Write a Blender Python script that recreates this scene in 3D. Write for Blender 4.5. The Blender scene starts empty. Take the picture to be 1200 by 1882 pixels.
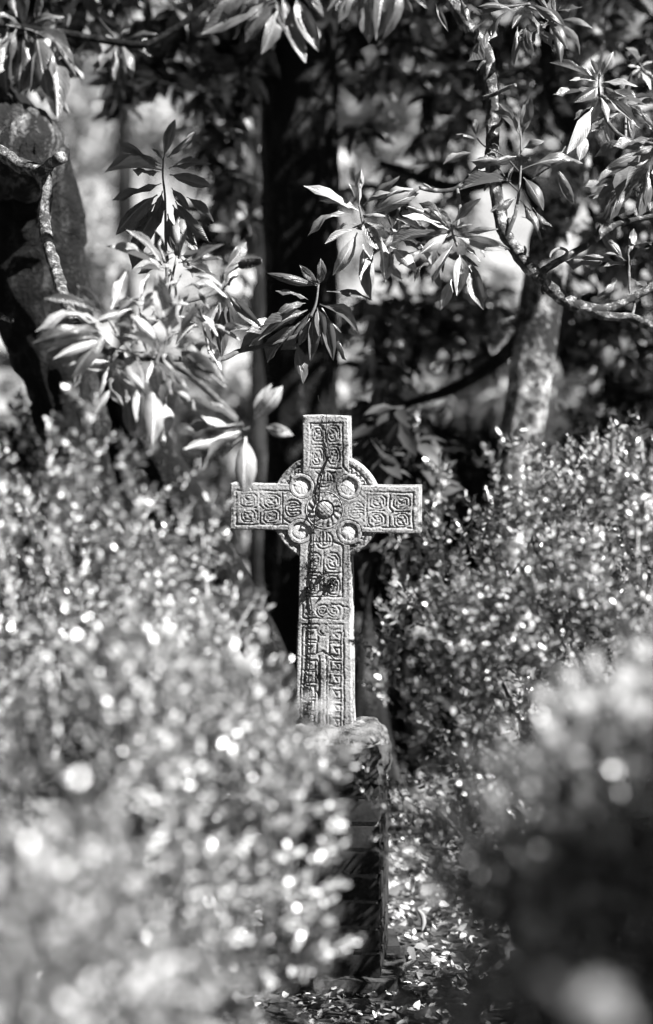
import bpy, math, random
import numpy as np
from mathutils import Vector, Matrix, noise

random.seed(7)
RNG = np.random.default_rng(7)
SC = bpy.context.scene
COL = SC.collection

# ------------------------------------------------------------------ camera
FPX = 4444.0                      # focal length in photograph pixels (85 mm on a 36 mm tall frame)
CAMZ = 1.75
PITCH = math.atan(251.0 / FPX)
cam_d = bpy.data.cameras.new('camera')
cam = bpy.data.objects.new('camera', cam_d)
COL.objects.link(cam)
cam.location = (0, 0, CAMZ)
cam.rotation_euler = (math.pi / 2 - PITCH, 0, 0)
cam_d.sensor_fit = 'VERTICAL'
cam_d.sensor_height = 36.0
cam_d.lens = 85.0
cam_d.clip_start = 0.05
cam_d.clip_end = 1000.0
cam_d.dof.use_dof = True
cam_d.dof.focus_distance = 6.9
cam_d.dof.aperture_fstop = 1.4
SC.camera = cam

# ------------------------------------------------------------------ sun and sky
SUN = Vector((0.620, -0.33, 0.720)).normalized()
sun_d = bpy.data.lights.new('sun', 'SUN')
sun_d.energy = 5.0
sun_d.angle = math.radians(0.5)
sun_d.color = (1.0, 0.99, 0.98)
sun = bpy.data.objects.new('sun', sun_d)
COL.objects.link(sun)
sun.location = (20, -6, 24)
sun.rotation_euler = SUN.to_track_quat('Z', 'Y').to_euler()

world = bpy.data.worlds.new('World')
SC.world = world
world.use_nodes = True
wn = world.node_tree
wn.nodes.clear()
w_out = wn.nodes.new('ShaderNodeOutputWorld')
w_bg = wn.nodes.new('ShaderNodeBackground')
w_bw = wn.nodes.new('ShaderNodeSeparateColor')     # black-and-white film behind a red filter
w_sky = wn.nodes.new('ShaderNodeTexSky')
w_sky.sky_type = 'NISHITA'
w_sky.sun_disc = False
w_sky.air_density = 0.25
w_sky.dust_density = 0.1
w_sky.sun_elevation = math.asin(SUN.z)
w_sky.sun_rotation = math.atan2(SUN.x, SUN.y)
w_bg.inputs['Strength'].default_value = 0.05
wn.links.new(w_sky.outputs[0], w_bw.inputs[0])
wn.links.new(w_bw.outputs[0], w_bg.inputs['Color'])
wn.links.new(w_bg.outputs[0], w_out.inputs['Surface'])

SC.render.engine = 'CYCLES'
SC.view_settings.view_transform = 'Standard'
SC.view_settings.look = 'None'
SC.view_settings.gamma = 1.0
SC.view_settings.exposure = 2.0
SC.view_settings.use_curve_mapping = False
SC.cycles.max_bounces = 6
SC.cycles.diffuse_bounces = 3
SC.cycles.glossy_bounces = 2
SC.cycles.transmission_bounces = 3
SC.cycles.transparent_max_bounces = 6
SC.cycles.sample_clamp_indirect = 4.0
SC.cycles.use_denoising = True
SC.cycles.denoising_input_passes = 'RGB'
SC.cycles.use_adaptive_sampling = False


# ------------------------------------------------------------------ helpers
def P(px, py, d):
    """the point that a photograph pixel shows at depth d in front of the camera"""
    a = (px - 600.0) / FPX * d
    b = (941.0 - py) / FPX * d
    c, s = math.cos(PITCH), math.sin(PITCH)
    return Vector((a, d * c + b * s, CAMZ - d * s + b * c))


def mesh_np(name, verts, faces_list, smooth=True, mat=None, midx=None):
    """faces_list: arrays of shape (n,3) or (n,4)"""
    me = bpy.data.meshes.new(name)
    verts = np.asarray(verts, dtype=np.float32)
    me.vertices.add(len(verts))
    me.vertices.foreach_set('co', verts.ravel())
    idx, starts, n = [], [], 0
    for f in faces_list:
        f = np.asarray(f, dtype=np.int32)
        if f.size == 0:
            continue
        k = f.shape[1]
        idx.append(f.ravel())
        starts.append(n + np.arange(len(f), dtype=np.int32) * k)
        n += f.size
    idx = np.concatenate(idx)
    starts = np.concatenate(starts)
    me.loops.add(len(idx))
    me.loops.foreach_set('vertex_index', idx)
    me.polygons.add(len(starts))
    me.polygons.foreach_set('loop_start', starts)
    if midx is not None:
        me.polygons.foreach_set('material_index', np.asarray(midx, dtype=np.int32))
    me.update(calc_edges=True)
    me.validate()
    if smooth:
        me.polygons.foreach_set('use_smooth', np.ones(len(starts), dtype=bool))
    if mat is not None:
        for m in (mat if isinstance(mat, (list, tuple)) else [mat]):
            me.materials.append(m)
    return me


def link(name, me, parent=None, **props):
    o = bpy.data.objects.new(name, me)
    COL.objects.link(o)
    if parent is not None:
        o.parent = parent
    for k, v in props.items():
        o[k] = v
    return o


def thing(name, label, cat, loc=(0, 0, 0), rz=0.0, group=None):
    o = bpy.data.objects.new(name, None)
    COL.objects.link(o)
    o.location = loc
    o.rotation_euler = (0, 0, rz)
    o.empty_display_size = 0.1
    o['label'] = label
    o['category'] = cat
    if group:
        o['group'] = group
    return o


class Geo:
    """collects vertices and faces of one mesh"""
    def __init__(self):
        self.v, self.q, self.t, self.n = [], [], [], 0

    def add(self, v, q=None, t=None):
        v = np.asarray(v, dtype=np.float64).reshape(-1, 3)
        if q is not None and len(q):
            self.q.append(np.asarray(q, dtype=np.int64) + self.n)
        if t is not None and len(t):
            self.t.append(np.asarray(t, dtype=np.int64) + self.n)
        self.v.append(v)
        self.n += len(v)

    def build(self, name, mat, parent=None, smooth=True, offset=None, **props):
        v = np.concatenate(self.v)
        if offset is not None:
            v = v - np.asarray(offset, dtype=np.float64)
        fl = []
        if self.q:
            fl.append(np.concatenate(self.q))
        if self.t:
            fl.append(np.concatenate(self.t))
        return link(name, mesh_np(name, v, fl, smooth, mat), parent, **props)


def catmull(pts, per=6):
    pts = [np.asarray(p, dtype=float) for p in pts]
    if len(pts) < 3:
        t = np.linspace(0, 1, per + 1)[:, None]
        return (1 - t) * pts[0] + t * pts[1]
    ext = [2 * pts[0] - pts[1]] + pts + [2 * pts[-1] - pts[-2]]
    out = []
    for i in range(1, len(ext) - 2):
        p0, p1, p2, p3 = ext[i - 1:i + 3]
        for k in range(per):
            t = k / per
            out.append(0.5 * (2 * p1 + (p2 - p0) * t + (2 * p0 - 5 * p1 + 4 * p2 - p3) * t * t + (3 * p1 - p0 - 3 * p2 + p3) * t ** 3))
    out.append(pts[-1])
    return np.array(out)


def tube(geo, pts, radii, sides=10, per=6, rough=0.0, freq=8.0, seed=0.0, cap=True, ridge=0.0):
    """a knobbly tapering tube through pts; radii given per point"""
    c = catmull(pts, per)
    r = np.interp(np.linspace(0, len(pts) - 1, len(c)), np.arange(len(pts)), radii)
    n = len(c)
    tang = np.gradient(c, axis=0)
    tang /= np.linalg.norm(tang, axis=1)[:, None] + 1e-9
    ref = np.cross(tang[0], np.array([0.31, -0.9, 0.27]))
    rings = []
    for i in range(n):
        a = ref - tang[i] * np.dot(ref, tang[i])
        a /= np.linalg.norm(a) + 1e-9
        b = np.cross(tang[i], a)
        ref = a
        ring = []
        for k in range(sides):
            th = 2 * math.pi * k / sides
            dvec = a * math.cos(th) + b * math.sin(th)
            rr = r[i]
            if rough:
                p = c[i] + dvec * r[i]
                rr *= 1 + rough * (noise.noise(Vector(p) * freq + Vector((seed, 0, 0))) + 0.5 * noise.noise(Vector(p) * freq * 2.7 + Vector((0, seed, 0))))
            if ridge:                      # furrowed bark running along the stem
                e = noise.noise(Vector((math.cos(th) * 4.5, math.sin(th) * 4.5, i * .16 + seed)))
                e += .7 * noise.noise(Vector((math.cos(th) * 10, math.sin(th) * 10, i * .3 + seed * 2)))
                rr *= 1 + ridge * (.4 - abs(e) * 1.6)
            ring.append(c[i] + dvec * rr)
        rings.append(ring)
    v = np.array(rings).reshape(-1, 3)
    q = []
    for i in range(n - 1):
        for k in range(sides):
            k2 = (k + 1) % sides
            q.append((i * sides + k, i * sides + k2, (i + 1) * sides + k2, (i + 1) * sides + k))
    t = []
    if cap:
        v = np.vstack([v, c[0], c[-1]])
        i0, i1 = n * sides, n * sides + 1
        for k in range(sides):
            k2 = (k + 1) % sides
            t.append((i0, k2, k))
            t.append((i1, (n - 1) * sides + k, (n - 1) * sides + k2))
    geo.add(v, q, t)


def norm(a):
    return a / (np.linalg.norm(a, axis=-1, keepdims=True) + 1e-9)


def scatter(geo, tv, tq, pos, X, N, sx, sy, sz):
    """instances of a small template (along +x, normal +z) as plain geometry"""
    X = norm(X)
    Y = norm(np.cross(N, X))
    Z = np.cross(X, Y)
    n, k = len(pos), len(tv)
    v = (pos[:, None, :] + tv[None, :, 0, None] * X[:, None, :] * sx[:, None, None]
         + tv[None, :, 1, None] * Y[:, None, :] * sy[:, None, None]
         + tv[None, :, 2, None] * Z[:, None, :] * sz[:, None, None])
    q = tq[None] + (np.arange(n) * k)[:, None, None]
    geo.add(v.reshape(-1, 3), q.reshape(-1, tq.shape[1]))


# leaf templates --------------------------------------------------
BOX_V = np.array([(0, 0, 0), (.28, -.44, -.07), (.72, -.42, -.12), (1, 0, -.12), (.72, .42, -.12), (.28, .44, -.07)])
BOX_Q = np.array([(0, 1, 2, 3), (0, 3, 4, 5)])
LONG_V = np.array([(0, 0, 0), (.35, -.5, .04), (.35, 0, .0), (.35, .5, .04), (.7, -.42, -.04), (.7, 0, -.08), (.7, .42, -.04), (1, 0, -.22)])
LONG_Q = np.array([(0, 1, 4, 2), (0, 2, 6, 3), (2, 4, 7, 5), (2, 5, 7, 6)])
PRISM_V = np.array([(0, -.5, -.3), (0, .5, -.3), (0, 0, .6), (1, -.3, -.2), (1, .3, -.2), (1, 0, .4)])
PRISM_Q = np.array([(0, 1, 4, 3), (1, 2, 5, 4), (2, 0, 3, 5)])


def leaf_mesh(bend, fold, curl, wave, mat, sick=0.0):
    ts = np.array([0, .1, .24, .42, .6, .78, .92, 1.0])
    ws = np.array([.05, .055, .30, .475, .5, .385, .16, .004])
    ys = np.array([-1, -.55, 0, .55, 1])
    v = []
    for i, (t, w) in enumerate(zip(ts, ws)):
        for y in ys:
            yy = y * w
            z = bend * 4 * t * (1 - t) + fold * abs(yy) - curl * (abs(y) ** 3) * w * .35
            z += wave * math.sin(11 * t + (2.1 if y > 0 else 0)) * abs(yy)
            xx = t
            v.append((xx, yy + sick * 4 * t * (1 - t), z))
    q = []
    for i in range(7):
        for j in range(4):
            a = i * 5 + j
            q.append((a, a + 5, a + 6, a + 1))
    return mesh_np('leaf', v, [np.array(q)], True, mat)


# ------------------------------------------------------------------ materials
def new_mat(name):
    m = bpy.data.materials.new(name)
    m.use_nodes = True
    nt = m.node_tree
    nt.nodes.clear()
    out = nt.nodes.new('ShaderNodeOutputMaterial')
    return m, nt, out


def N_(nt, kind, **kw):
    n = nt.nodes.new(kind)
    for k, v in kw.items():
        if hasattr(n, k):
            setattr(n, k, v)
        else:
            n.inputs[k].default_value = v
    return n


def grey(v, a=1.0):
    return (v, v, v, a)


def ramp(nt, fac, stops, interp='LINEAR'):
    r = nt.nodes.new('ShaderNodeValToRGB')
    r.color_ramp.interpolation = interp
    e = r.color_ramp.elements
    while len(e) < len(stops):
        e.new(0.5)
    for el, (p, v) in zip(e, stops):
        el.position = p
        el.color = grey(v)
    nt.links.new(fac, r.inputs[0])
    return r.outputs[0]


def math_(nt, op, a, b=None, clamp=False):
    n = nt.nodes.new('ShaderNodeMath')
    n.operation = op
    n.use_clamp = clamp
    for i, x in enumerate((a, b)):
        if x is None:
            continue
        if isinstance(x, (int, float)):
            n.inputs[i].default_value = x
        else:
            nt.links.new(x, n.inputs[i])
    return n.outputs[0]


def foliage_mat(name, lo, hi, rough=.4, trans=.25, spec=.5, tscale=1.0, stops=None, coat=0.0):
    """small leaves: tone varies leaf by leaf; some light passes through"""
    m, nt, out = new_mat(name)
    g = N_(nt, 'ShaderNodeNewGeometry')
    c = ramp(nt, g.outputs['Random Per Island'], stops or [(0, lo), (1, hi)])
    b = N_(nt, 'ShaderNodeBsdfPrincipled')
    b.inputs['Roughness'].default_value = rough
    b.inputs['Specular IOR Level'].default_value = spec
    nt.links.new(c, b.inputs['Base Color'])
    b.inputs['Coat Weight'].default_value = coat
    b.inputs['Coat Roughness'].default_value = .34
    tr = N_(nt, 'ShaderNodeBsdfTranslucent')
    cm = N_(nt, 'ShaderNodeVectorMath', operation='SCALE')
    nt.links.new(c, cm.inputs[0])
    cm.inputs['Scale'].default_value = tscale
    nt.links.new(cm.outputs[0], tr.inputs['Color'])
    mx = N_(nt, 'ShaderNodeMixShader')
    mx.inputs[0].default_value = trans
    nt.links.new(b.outputs[0], mx.inputs[1])
    nt.links.new(tr.outputs[0], mx.inputs[2])
    nt.links.new(mx.outputs[0], out.inputs[0])
    return m


def rhodo_mat(name, top, under, rough=.32):
    """large leathery leaf: glossy dark upper side, pale matt under side, midrib and side veins"""
    m, nt, out = new_mat(name)
    g = N_(nt, 'ShaderNodeNewGeometry')
    oi = N_(nt, 'ShaderNodeObjectInfo')
    tc = N_(nt, 'ShaderNodeTexCoord')
    sep = N_(nt, 'ShaderNodeSeparateXYZ')
    nt.links.new(tc.outputs['Object'], sep.inputs[0])
    ay = math_(nt, 'ABSOLUTE', sep.outputs[1])
    # side veins run forward from the midrib
    ph = math_(nt, 'SUBTRACT', math_(nt, 'MULTIPLY', sep.outputs[0], 70.0), math_(nt, 'MULTIPLY', ay, 52.0))
    vein = math_(nt, 'POWER', math_(nt, 'ADD', math_(nt, 'MULTIPLY', math_(nt, 'SINE', ph), .5), .5), 6.0)
    rib = N_(nt, 'ShaderNodeMapRange', interpolation_type='SMOOTHSTEP')
    nt.links.new(ay, rib.inputs[0])
    rib.inputs[1].default_value = .02
    rib.inputs[2].default_value = .05
    rib.inputs[3].default_value = 1.0
    rib.inputs[4].default_value = 0.0
    nz = N_(nt, 'ShaderNodeTexNoise', Scale=6.0, Detail=4.0, Roughness=.6)
    nt.links.new(tc.outputs['Object'], nz.inputs['Vector'])
    spots = ramp(nt, nz.outputs[0], [(.34, .55), (.46, 1.0), (.62, 1.12)])
    var = math_(nt, 'ADD', math_(nt, 'MULTIPLY', oi.outputs['Random'], .7), .65)
    mul = math_(nt, 'MULTIPLY', spots, var)
    tcol = math_(nt, 'ADD', math_(nt, 'MULTIPLY', mul, top), math_(nt, 'MULTIPLY', rib.outputs[0], top * 1.6))
    tcol = math_(nt, 'ADD', tcol, math_(nt, 'MULTIPLY', vein, top * .15))
    ucol = math_(nt, 'SUBTRACT', math_(nt, 'MULTIPLY', mul, under), math_(nt, 'MULTIPLY', vein, under * .12))
    mixc = N_(nt, 'ShaderNodeMix', data_type='FLOAT')
    nt.links.new(g.outputs['Backfacing'], mixc.inputs[0])
    nt.links.new(tcol, mixc.inputs[2])
    nt.links.new(ucol, mixc.inputs[3])
    col = N_(nt, 'ShaderNodeCombineColor')
    for i in range(3):
        nt.links.new(mixc.outputs[0], col.inputs[i])
    bh = math_(nt, 'ADD', math_(nt, 'MULTIPLY', vein, -.22), math_(nt, 'MULTIPLY', rib.outputs[0], -1.0))
    bh = math_(nt, 'ADD', bh, math_(nt, 'MULTIPLY', nz.outputs[0], .6))
    bu = N_(nt, 'ShaderNodeBump', Strength=.5, Distance=.004)
    nt.links.new(bh, bu.inputs['Height'])
    b = N_(nt, 'ShaderNodeBsdfPrincipled')
    nt.links.new(col.outputs[0], b.inputs['Base Color'])
    nt.links.new(bu.outputs[0], b.inputs['Normal'])
    ro = N_(nt, 'ShaderNodeMix', data_type='FLOAT')
    nt.links.new(g.outputs['Backfacing'], ro.inputs[0])
    ro.inputs[2].default_value = rough
    ro.inputs[3].default_value = .7
    nt.links.new(ro.outputs[0], b.inputs['Roughness'])
    tr = N_(nt, 'ShaderNodeBsdfTranslucent')
    tr.inputs['Color'].default_value = grey(.16)
    mx = N_(nt, 'ShaderNodeMixShader')
    mx.inputs[0].default_value = .28
    nt.links.new(b.outputs[0], mx.inputs[1])
    nt.links.new(tr.outputs[0], mx.inputs[2])
    nt.links.new(mx.outputs[0], out.inputs[0])
    return m


def bark_mat(name, dark, pale, scale, amount, stretch=.35, bump=.02, fine=True):
    """dark bark with paler blotches (lichen, and painted light dapples on trunks) and ridges"""
    m, nt, out = new_mat(name)
    tc = N_(nt, 'ShaderNodeTexCoord')
    mp = N_(nt, 'ShaderNodeMapping')
    mp.inputs['Scale'].default_value = (1, 1, stretch)
    nt.links.new(tc.outputs['Object'], mp.inputs[0])
    n1 = N_(nt, 'ShaderNodeTexNoise', Scale=scale, Detail=6.0, Roughness=.65)
    nt.links.new(mp.outputs[0], n1.inputs['Vector'])
    n2 = N_(nt, 'ShaderNodeTexNoise', Scale=scale * 6, Detail=5.0, Roughness=.7)
    nt.links.new(tc.outputs['Object'], n2.inputs['Vector'])
    s = math_(nt, 'ADD', math_(nt, 'MULTIPLY', n1.outputs[0], .65), math_(nt, 'MULTIPLY', n2.outputs[0], .35))
    c = ramp(nt, s, [(amount, dark), (amount + .07, dark + (pale - dark) * .35), (amount + .13, pale)])
    b = N_(nt, 'ShaderNodeBsdfPrincipled', Roughness=.9)
    b.inputs['Specular IOR Level'].default_value = .2
    nt.links.new(c, b.inputs['Base Color'])
    bu = N_(nt, 'ShaderNodeBump', Strength=.9, Distance=bump)
    nt.links.new(math_(nt, 'ADD', n1.outputs[0], math_(nt, 'MULTIPLY', n2.outputs[0], .6)), bu.inputs['Height'])
    nt.links.new(bu.outputs[0], b.inputs['Normal'])
    nt.links.new(b.outputs[0], out.inputs[0])
    return m


def stone_mat(name, lo, hi, dirt, scale=9.0, bump=.003, amount=.42):
    """weathered carved stone: pale ground, sooty lichen stains and fine pits"""
    m, nt, out = new_mat(name)
    tc = N_(nt, 'ShaderNodeTexCoord')
    n1 = N_(nt, 'ShaderNodeTexNoise', Scale=scale, Detail=6.0, Roughness=.6)
    n2 = N_(nt, 'ShaderNodeTexNoise', Scale=scale * 16, Detail=6.0, Roughness=.75)
    n3 = N_(nt, 'ShaderNodeTexNoise', Scale=scale * 50, Detail=3.0, Roughness=.7)
    for n in (n1, n2, n3):
        nt.links.new(tc.outputs['Object'], n.inputs['Vector'])
    base = ramp(nt, n1.outputs[0], [(.3, lo), (.7, hi)])
    s = math_(nt, 'ADD', math_(nt, 'MULTIPLY', n1.outputs[0], .45), math_(nt, 'MULTIPLY', n2.outputs[0], .55))
    stain = ramp(nt, s, [(amount - .05, dirt), (amount + .03, .75), (amount + .1, 1.0)])
    pits = ramp(nt, n3.outputs[0], [(.3, .45), (.42, 1.0)])
    mul = math_(nt, 'MULTIPLY', math_(nt, 'MULTIPLY', base, stain), pits)
    col = N_(nt, 'ShaderNodeCombineColor')
    for i in range(3):
        nt.links.new(mul, col.inputs[i])
    b = N_(nt, 'ShaderNodeBsdfPrincipled', Roughness=.92)
    b.inputs['Specular IOR Level'].default_value = .15
    nt.links.new(col.outputs[0], b.inputs['Base Color'])
    bu = N_(nt, 'ShaderNodeBump', Strength=.7, Distance=bump)
    nt.links.new(math_(nt, 'ADD', n2.outputs[0], math_(nt, 'MULTIPLY', n3.outputs[0], .5)), bu.inputs['Height'])
    nt.links.new(bu.outputs[0], b.inputs['Normal'])
    nt.links.new(b.outputs[0], out.inputs[0])
    return m


def ground_mat(name, lo, hi, scale, bump=.03):
    m, nt, out = new_mat(name)
    tc = N_(nt, 'ShaderNodeTexCoord')
    n1 = N_(nt, 'ShaderNodeTexNoise', Scale=scale, Detail=8.0, Roughness=.65)
    nt.links.new(tc.outputs['Object'], n1.inputs['Vector'])
    n2 = N_(nt, 'ShaderNodeTexNoise', Scale=scale * .07, Detail=3.0, Roughness=.6)
    nt.links.new(tc.outputs['Object'], n2.inputs['Vector'])
    s = math_(nt, 'ADD', math_(nt, 'MULTIPLY', n1.outputs[0], .5), math_(nt, 'MULTIPLY', n2.outputs[0], .5))
    c = ramp(nt, s, [(.36, lo), (.62, hi)])
    b = N_(nt, 'ShaderNodeBsdfPrincipled', Roughness=.95)
    b.inputs['Specular IOR Level'].default_value = .1
    nt.links.new(c, b.inputs['Base Color'])
    bu = N_(nt, 'ShaderNodeBump', Strength=1.0, Distance=bump)
    nt.links.new(n1.outputs[0], bu.inputs['Height'])
    nt.links.new(bu.outputs[0], b.inputs['Normal'])
    nt.links.new(b.outputs[0], out.inputs[0])
    return m


M_STONE = stone_mat('carved_stone', .29, .40, .10, amount=.465)
M_RECESS_LIT = stone_mat('roundel_lit_stone', .52, .66, .35, amount=.38)  # paler than the cross stone: sunlight in the hollows put into the colour
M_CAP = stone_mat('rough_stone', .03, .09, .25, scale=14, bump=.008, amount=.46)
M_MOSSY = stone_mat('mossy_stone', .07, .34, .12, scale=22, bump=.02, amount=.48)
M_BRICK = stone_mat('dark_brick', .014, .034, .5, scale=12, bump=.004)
M_MORTAR = stone_mat('mortar', .14, .22, .4, scale=14, bump=.005)
M_RHODO = rhodo_mat('rhododendron_leaf', .09, .26, .33)
M_RHODO_LIT = rhodo_mat('rhododendron_leaf_lit', .30, .45, .4)  # lit copy of the leaf: blown sun highlights put into the colour
M_BOX = foliage_mat('box_leaf', 0, 0, rough=.3, trans=.15, tscale=1.2, spec=1.0, stops=[(0, .01), (.52, .035), (.76, .28), (1, .75)], coat=.8)  # few bright leaves stand in for glints; darker mix for the shadier right-hand shrubs
M_BOX_GLINT = foliage_mat('box_leaf_glint', 0, 0, rough=.32, trans=.16, tscale=1.2, spec=1.0, stops=[(0, .018), (.45, .05), (.63, .38), (1, .85)], coat=.8)  # lighter mix: its bright leaves stand in for sunlit glint discs
M_BG = foliage_mat('background_leaf', 0, 0, rough=.38, trans=.22, tscale=1.3, spec=.8, stops=[(0, .004), (.66, .018), (.86, .16), (1, .5)], coat=.6)  # near-black tones with a few bright leaves painted as glints of light
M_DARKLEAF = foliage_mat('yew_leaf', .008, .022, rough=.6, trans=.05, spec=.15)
M_SHADE = foliage_mat('shaded_leaf', .015, .06, rough=.5, trans=.15, spec=.3)  # darker background leaf: shade behind the cross arm put into the colour
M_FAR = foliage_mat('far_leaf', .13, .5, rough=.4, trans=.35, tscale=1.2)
M_LICHEN = bark_mat('lichen_bark', .03, .42, 38.0, .485, stretch=1.0, bump=.006)
M_TWIG = bark_mat('twig_bark', .06, .2, 60.0, .5, stretch=1.0, bump=.002)
M_STEM = bark_mat('green_stem', .12, .25, 50.0, .5, stretch=1.0, bump=.001)
M_TRUNK_DARK = bark_mat('dark_bark', .004, .11, 9.0, .53, bump=.04)  # paler blotches include dapples of light put into the bark colour
M_TRUNK_DAPPLED = bark_mat('dappled_bark', .015, .5, 7.0, .455, stretch=.7, bump=.02)  # strong pale blotches imitate dappled sunlight along the leaning trunk
M_TRUNK_MID = bark_mat('mid_bark', .006, .085, 12.0, .51, stretch=.3, bump=.04)
M_TRUNK_LIMB = bark_mat('streaked_bark', .012, .3, 14.0, .50, stretch=.16, bump=.03)  # bark streaks, with sunlight on the limb brightened into the colour
M_GROUND = ground_mat('earth', .025, .075, 26.0)
M_GRASS = ground_mat('grass_tone', .10, .32, 3.0, .06)
M_LITTER = foliage_mat('litter_leaf', 0, 0, rough=.65, trans=.1, stops=[(0, .03), (.45, .12), (.8, .4), (1, .7)])
M_VINE = bark_mat('vine_bark', .008, .03, 80.0, .5, stretch=1.0, bump=.001)
M_BUD = stone_mat('bud_scales', .03, .2, .3, scale=60, bump=.004)

LEAF_SHAPES = [(.05, .25, .5, .1, 0), (.10, .15, .7, .15, .08), (.02, .35, .3, .1, -.1), (.15, .2, .8, .05, .05), (-.05, .3, .4, .25, -.06), (.07, .5, .2, .12, .1), (.18, .4, 1.0, .2, -.05), (.03, .1, 1.1, .3, .12)]
LEAVES = [leaf_mesh(*k[:4], M_RHODO, k[4]) for k in LEAF_SHAPES]
LEAVES_LIT = [leaf_mesh(*k[:4], M_RHODO_LIT, k[4]) for k in LEAF_SHAPES]

# ------------------------------------------------------------------ ground and slope
gv = np.array([(-200, -60, 0), (200, -60, 0), (200, 300, 0), (-200, 300, 0)])
link('ground', mesh_np('ground', gv, [np.array([(0, 1, 2, 3)])], False, M_GROUND), None, kind='structure')


def slope_z(x, y):
    t = np.clip((y - 13.0) / 60.0, 0, 1)
    return .006 + 9.5 * t ** 1.25 + .12 * np.sin(x * .7 + y * .4) * np.clip((y - 13) / 6, 0, 1)


nx_, ny_ = 60, 60
xs = np.linspace(-60, 60, nx_)
ys = 12.0 + 90 * np.linspace(0, 1, ny_) ** 1.6
XX, YY = np.meshgrid(xs, ys)
ZZ = slope_z(XX, YY)
hv = np.stack([XX, YY, ZZ], -1).reshape(-1, 3)
ii = (np.arange(ny_ - 1)[:, None] * nx_ + np.arange(nx_ - 1)[None]).ravel()
hq = np.stack([ii, ii + 1, ii + nx_ + 1, ii + nx_], -1)
link('grass_slope', mesh_np('grass_slope', hv, [hq], True, M_GRASS), None, kind='structure')

# ------------------------------------------------------------------ Celtic cross
CY = 6.9
CROSS_YAW = math.radians(-6.0)


def wall_pt(px, py):
    """where a photograph pixel meets the upright plane y = CY"""
    a = P(px, py, 1.0) - Vector((0, 0, CAMZ))
    k = CY / a.y
    return a.x * k, CAMZ + a.z * k


CX0, CZ0 = wall_pt(597, 1345)
cross = thing('celtic_cross', 'pale weathered stone ringed cross carved with knotwork, standing on a brick pillar', 'cross', (CX0, CY, CZ0), CROSS_YAW)


def uv2loc(U, V, h):
    """photograph pixel grid + relief height (m, positive towards the viewer) -> local coordinates of the cross"""
    c, s = math.cos(PITCH), math.sin(PITCH)
    a = (U - 600.0) / FPX
    b = (941.0 - V) / FPX
    dy = c + b * s
    dz = -s + b * c
    k = CY / dy
    return np.stack([a * k - CX0, -h + 0 * U, CAMZ + dz * k - CZ0], -1)


def seg_dist(U, V, segs, chunk=None):
    """smallest distance (px) from each grid point to a set of line segments"""
    best = np.full(U.shape, 1e9)
    for (x0, y0, x1, y1) in segs:
        dx, dy = x1 - x0, y1 - y0
        L2 = dx * dx + dy * dy + 1e-9
        t = np.clip(((U - x0) * dx + (V - y0) * dy) / L2, 0, 1)
        d = np.hypot(U - (x0 + t * dx), V - (y0 + t * dy))
        np.minimum(best, d, out=best)
    return best


def poly(pts, closed=False):
    pts = list(pts)
    if closed:
        pts = pts + [pts[0]]
    return [(a[0], a[1], b[0], b[1]) for a, b in zip(pts[:-1], pts[1:])]


def octo(cx, cy, w, h, k=.5, gap=None):
    kx, ky = w * k, h * k
    pts = [(cx - kx, cy - h), (cx + kx, cy - h), (cx + w, cy - ky), (cx + w, cy + ky), (cx + kx, cy + h), (cx - kx, cy + h), (cx - w, cy + ky), (cx - w, cy - ky)]
    s = poly(pts, True)
    if gap is not None:
        s = [e for i, e in enumerate(s) if i not in gap]
    return s


def circ(cx, cy, r, a0=0, a1=360, n=14):
    an = np.radians(np.linspace(a0, a1, n))
    return poly([(cx + r * math.cos(a), cy + r * math.sin(a)) for a in an])


def knot(cx, cy, w, h, flip=1):
    """one square interlace knot: ring, inner ring and a folded diagonal"""
    s = octo(cx, cy, w, h, .55)
    s += octo(cx, cy, w * .62, h * .66, .45, gap=(1, 5) if flip > 0 else (7, 3))
    s += poly([(cx - flip * w * .5, cy - h * .5), (cx - flip * w * .1, cy), (cx + flip * w * .45, cy + h * .1)])
    s += poly([(cx - flip * w * .1, cy), (cx + flip * w * .5, cy - h * .45)])
    s += poly([(cx - flip * w * .3, cy + h * .45), (cx + flip * w * .1, cy + h * .05)])
    return s


def loop_v(cx, cy, r):
    """the bar and loop motif beside the boss, standing"""
    s = circ(cx, cy, r, -60, 240, 12) + circ(cx, cy, r * .62, -20, 200, 9)
    s += poly([(cx - 3.5, cy - r * .9), (cx - 3.5, cy + r * .5)]) + poly([(cx + 3.5, cy - r * .9), (cx + 3.5, cy + r * .5)])
    s += poly([(cx - r * .9, cy + r * .2), (cx + r * .9, cy + r * .2)])
    return s


def loop_h(cx, cy, r):
    s = circ(cx, cy, r, 30, 330, 13) + circ(cx, cy, r * .66, 60, 300, 9)
    for dy in (-5, 0, 5):
        s += poly([(cx - r * .7, cy + dy), (cx + r * .8, cy + dy)])
    return s


def spiral_key(x0, x1, y0, y1, flip):
    """one square spiral of the key pattern"""
    a, b = (x0, x1) if flip > 0 else (x1, x0)
    w = b - a
    h = y1 - y0
    return poly([(b, y0), (a, y0), (a, y1), (b, y1), (b, y0 + h * .30), (a + w * .42, y0 + h * .34), (a + w * .68, y0 + h * .70)])


segs = []
# upper limb
segs += poly([(571, 779), (629, 778), (630, 858), (645, 875)]) + poly([(571, 779), (569, 858), (556, 872)])
segs += knot(583.5, 797, 10.5, 15) + knot(612.5, 797, 11, 15, -1) + knot(583.5, 839, 10.5, 15, -1) + knot(613, 838, 11, 15)
segs += poly([(573, 818), (594, 818), (600, 824), (606, 818), (627, 818)]) + poly([(591, 786), (597.5, 792), (597.5, 812)]) + poly([(572, 861), (590, 861)]) + poly([(606, 861), (626, 861)])
segs += loop_v(597.5, 881, 15) + poly([(580, 868), (590, 876)]) + poly([(616, 868), (606, 876)])
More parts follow.
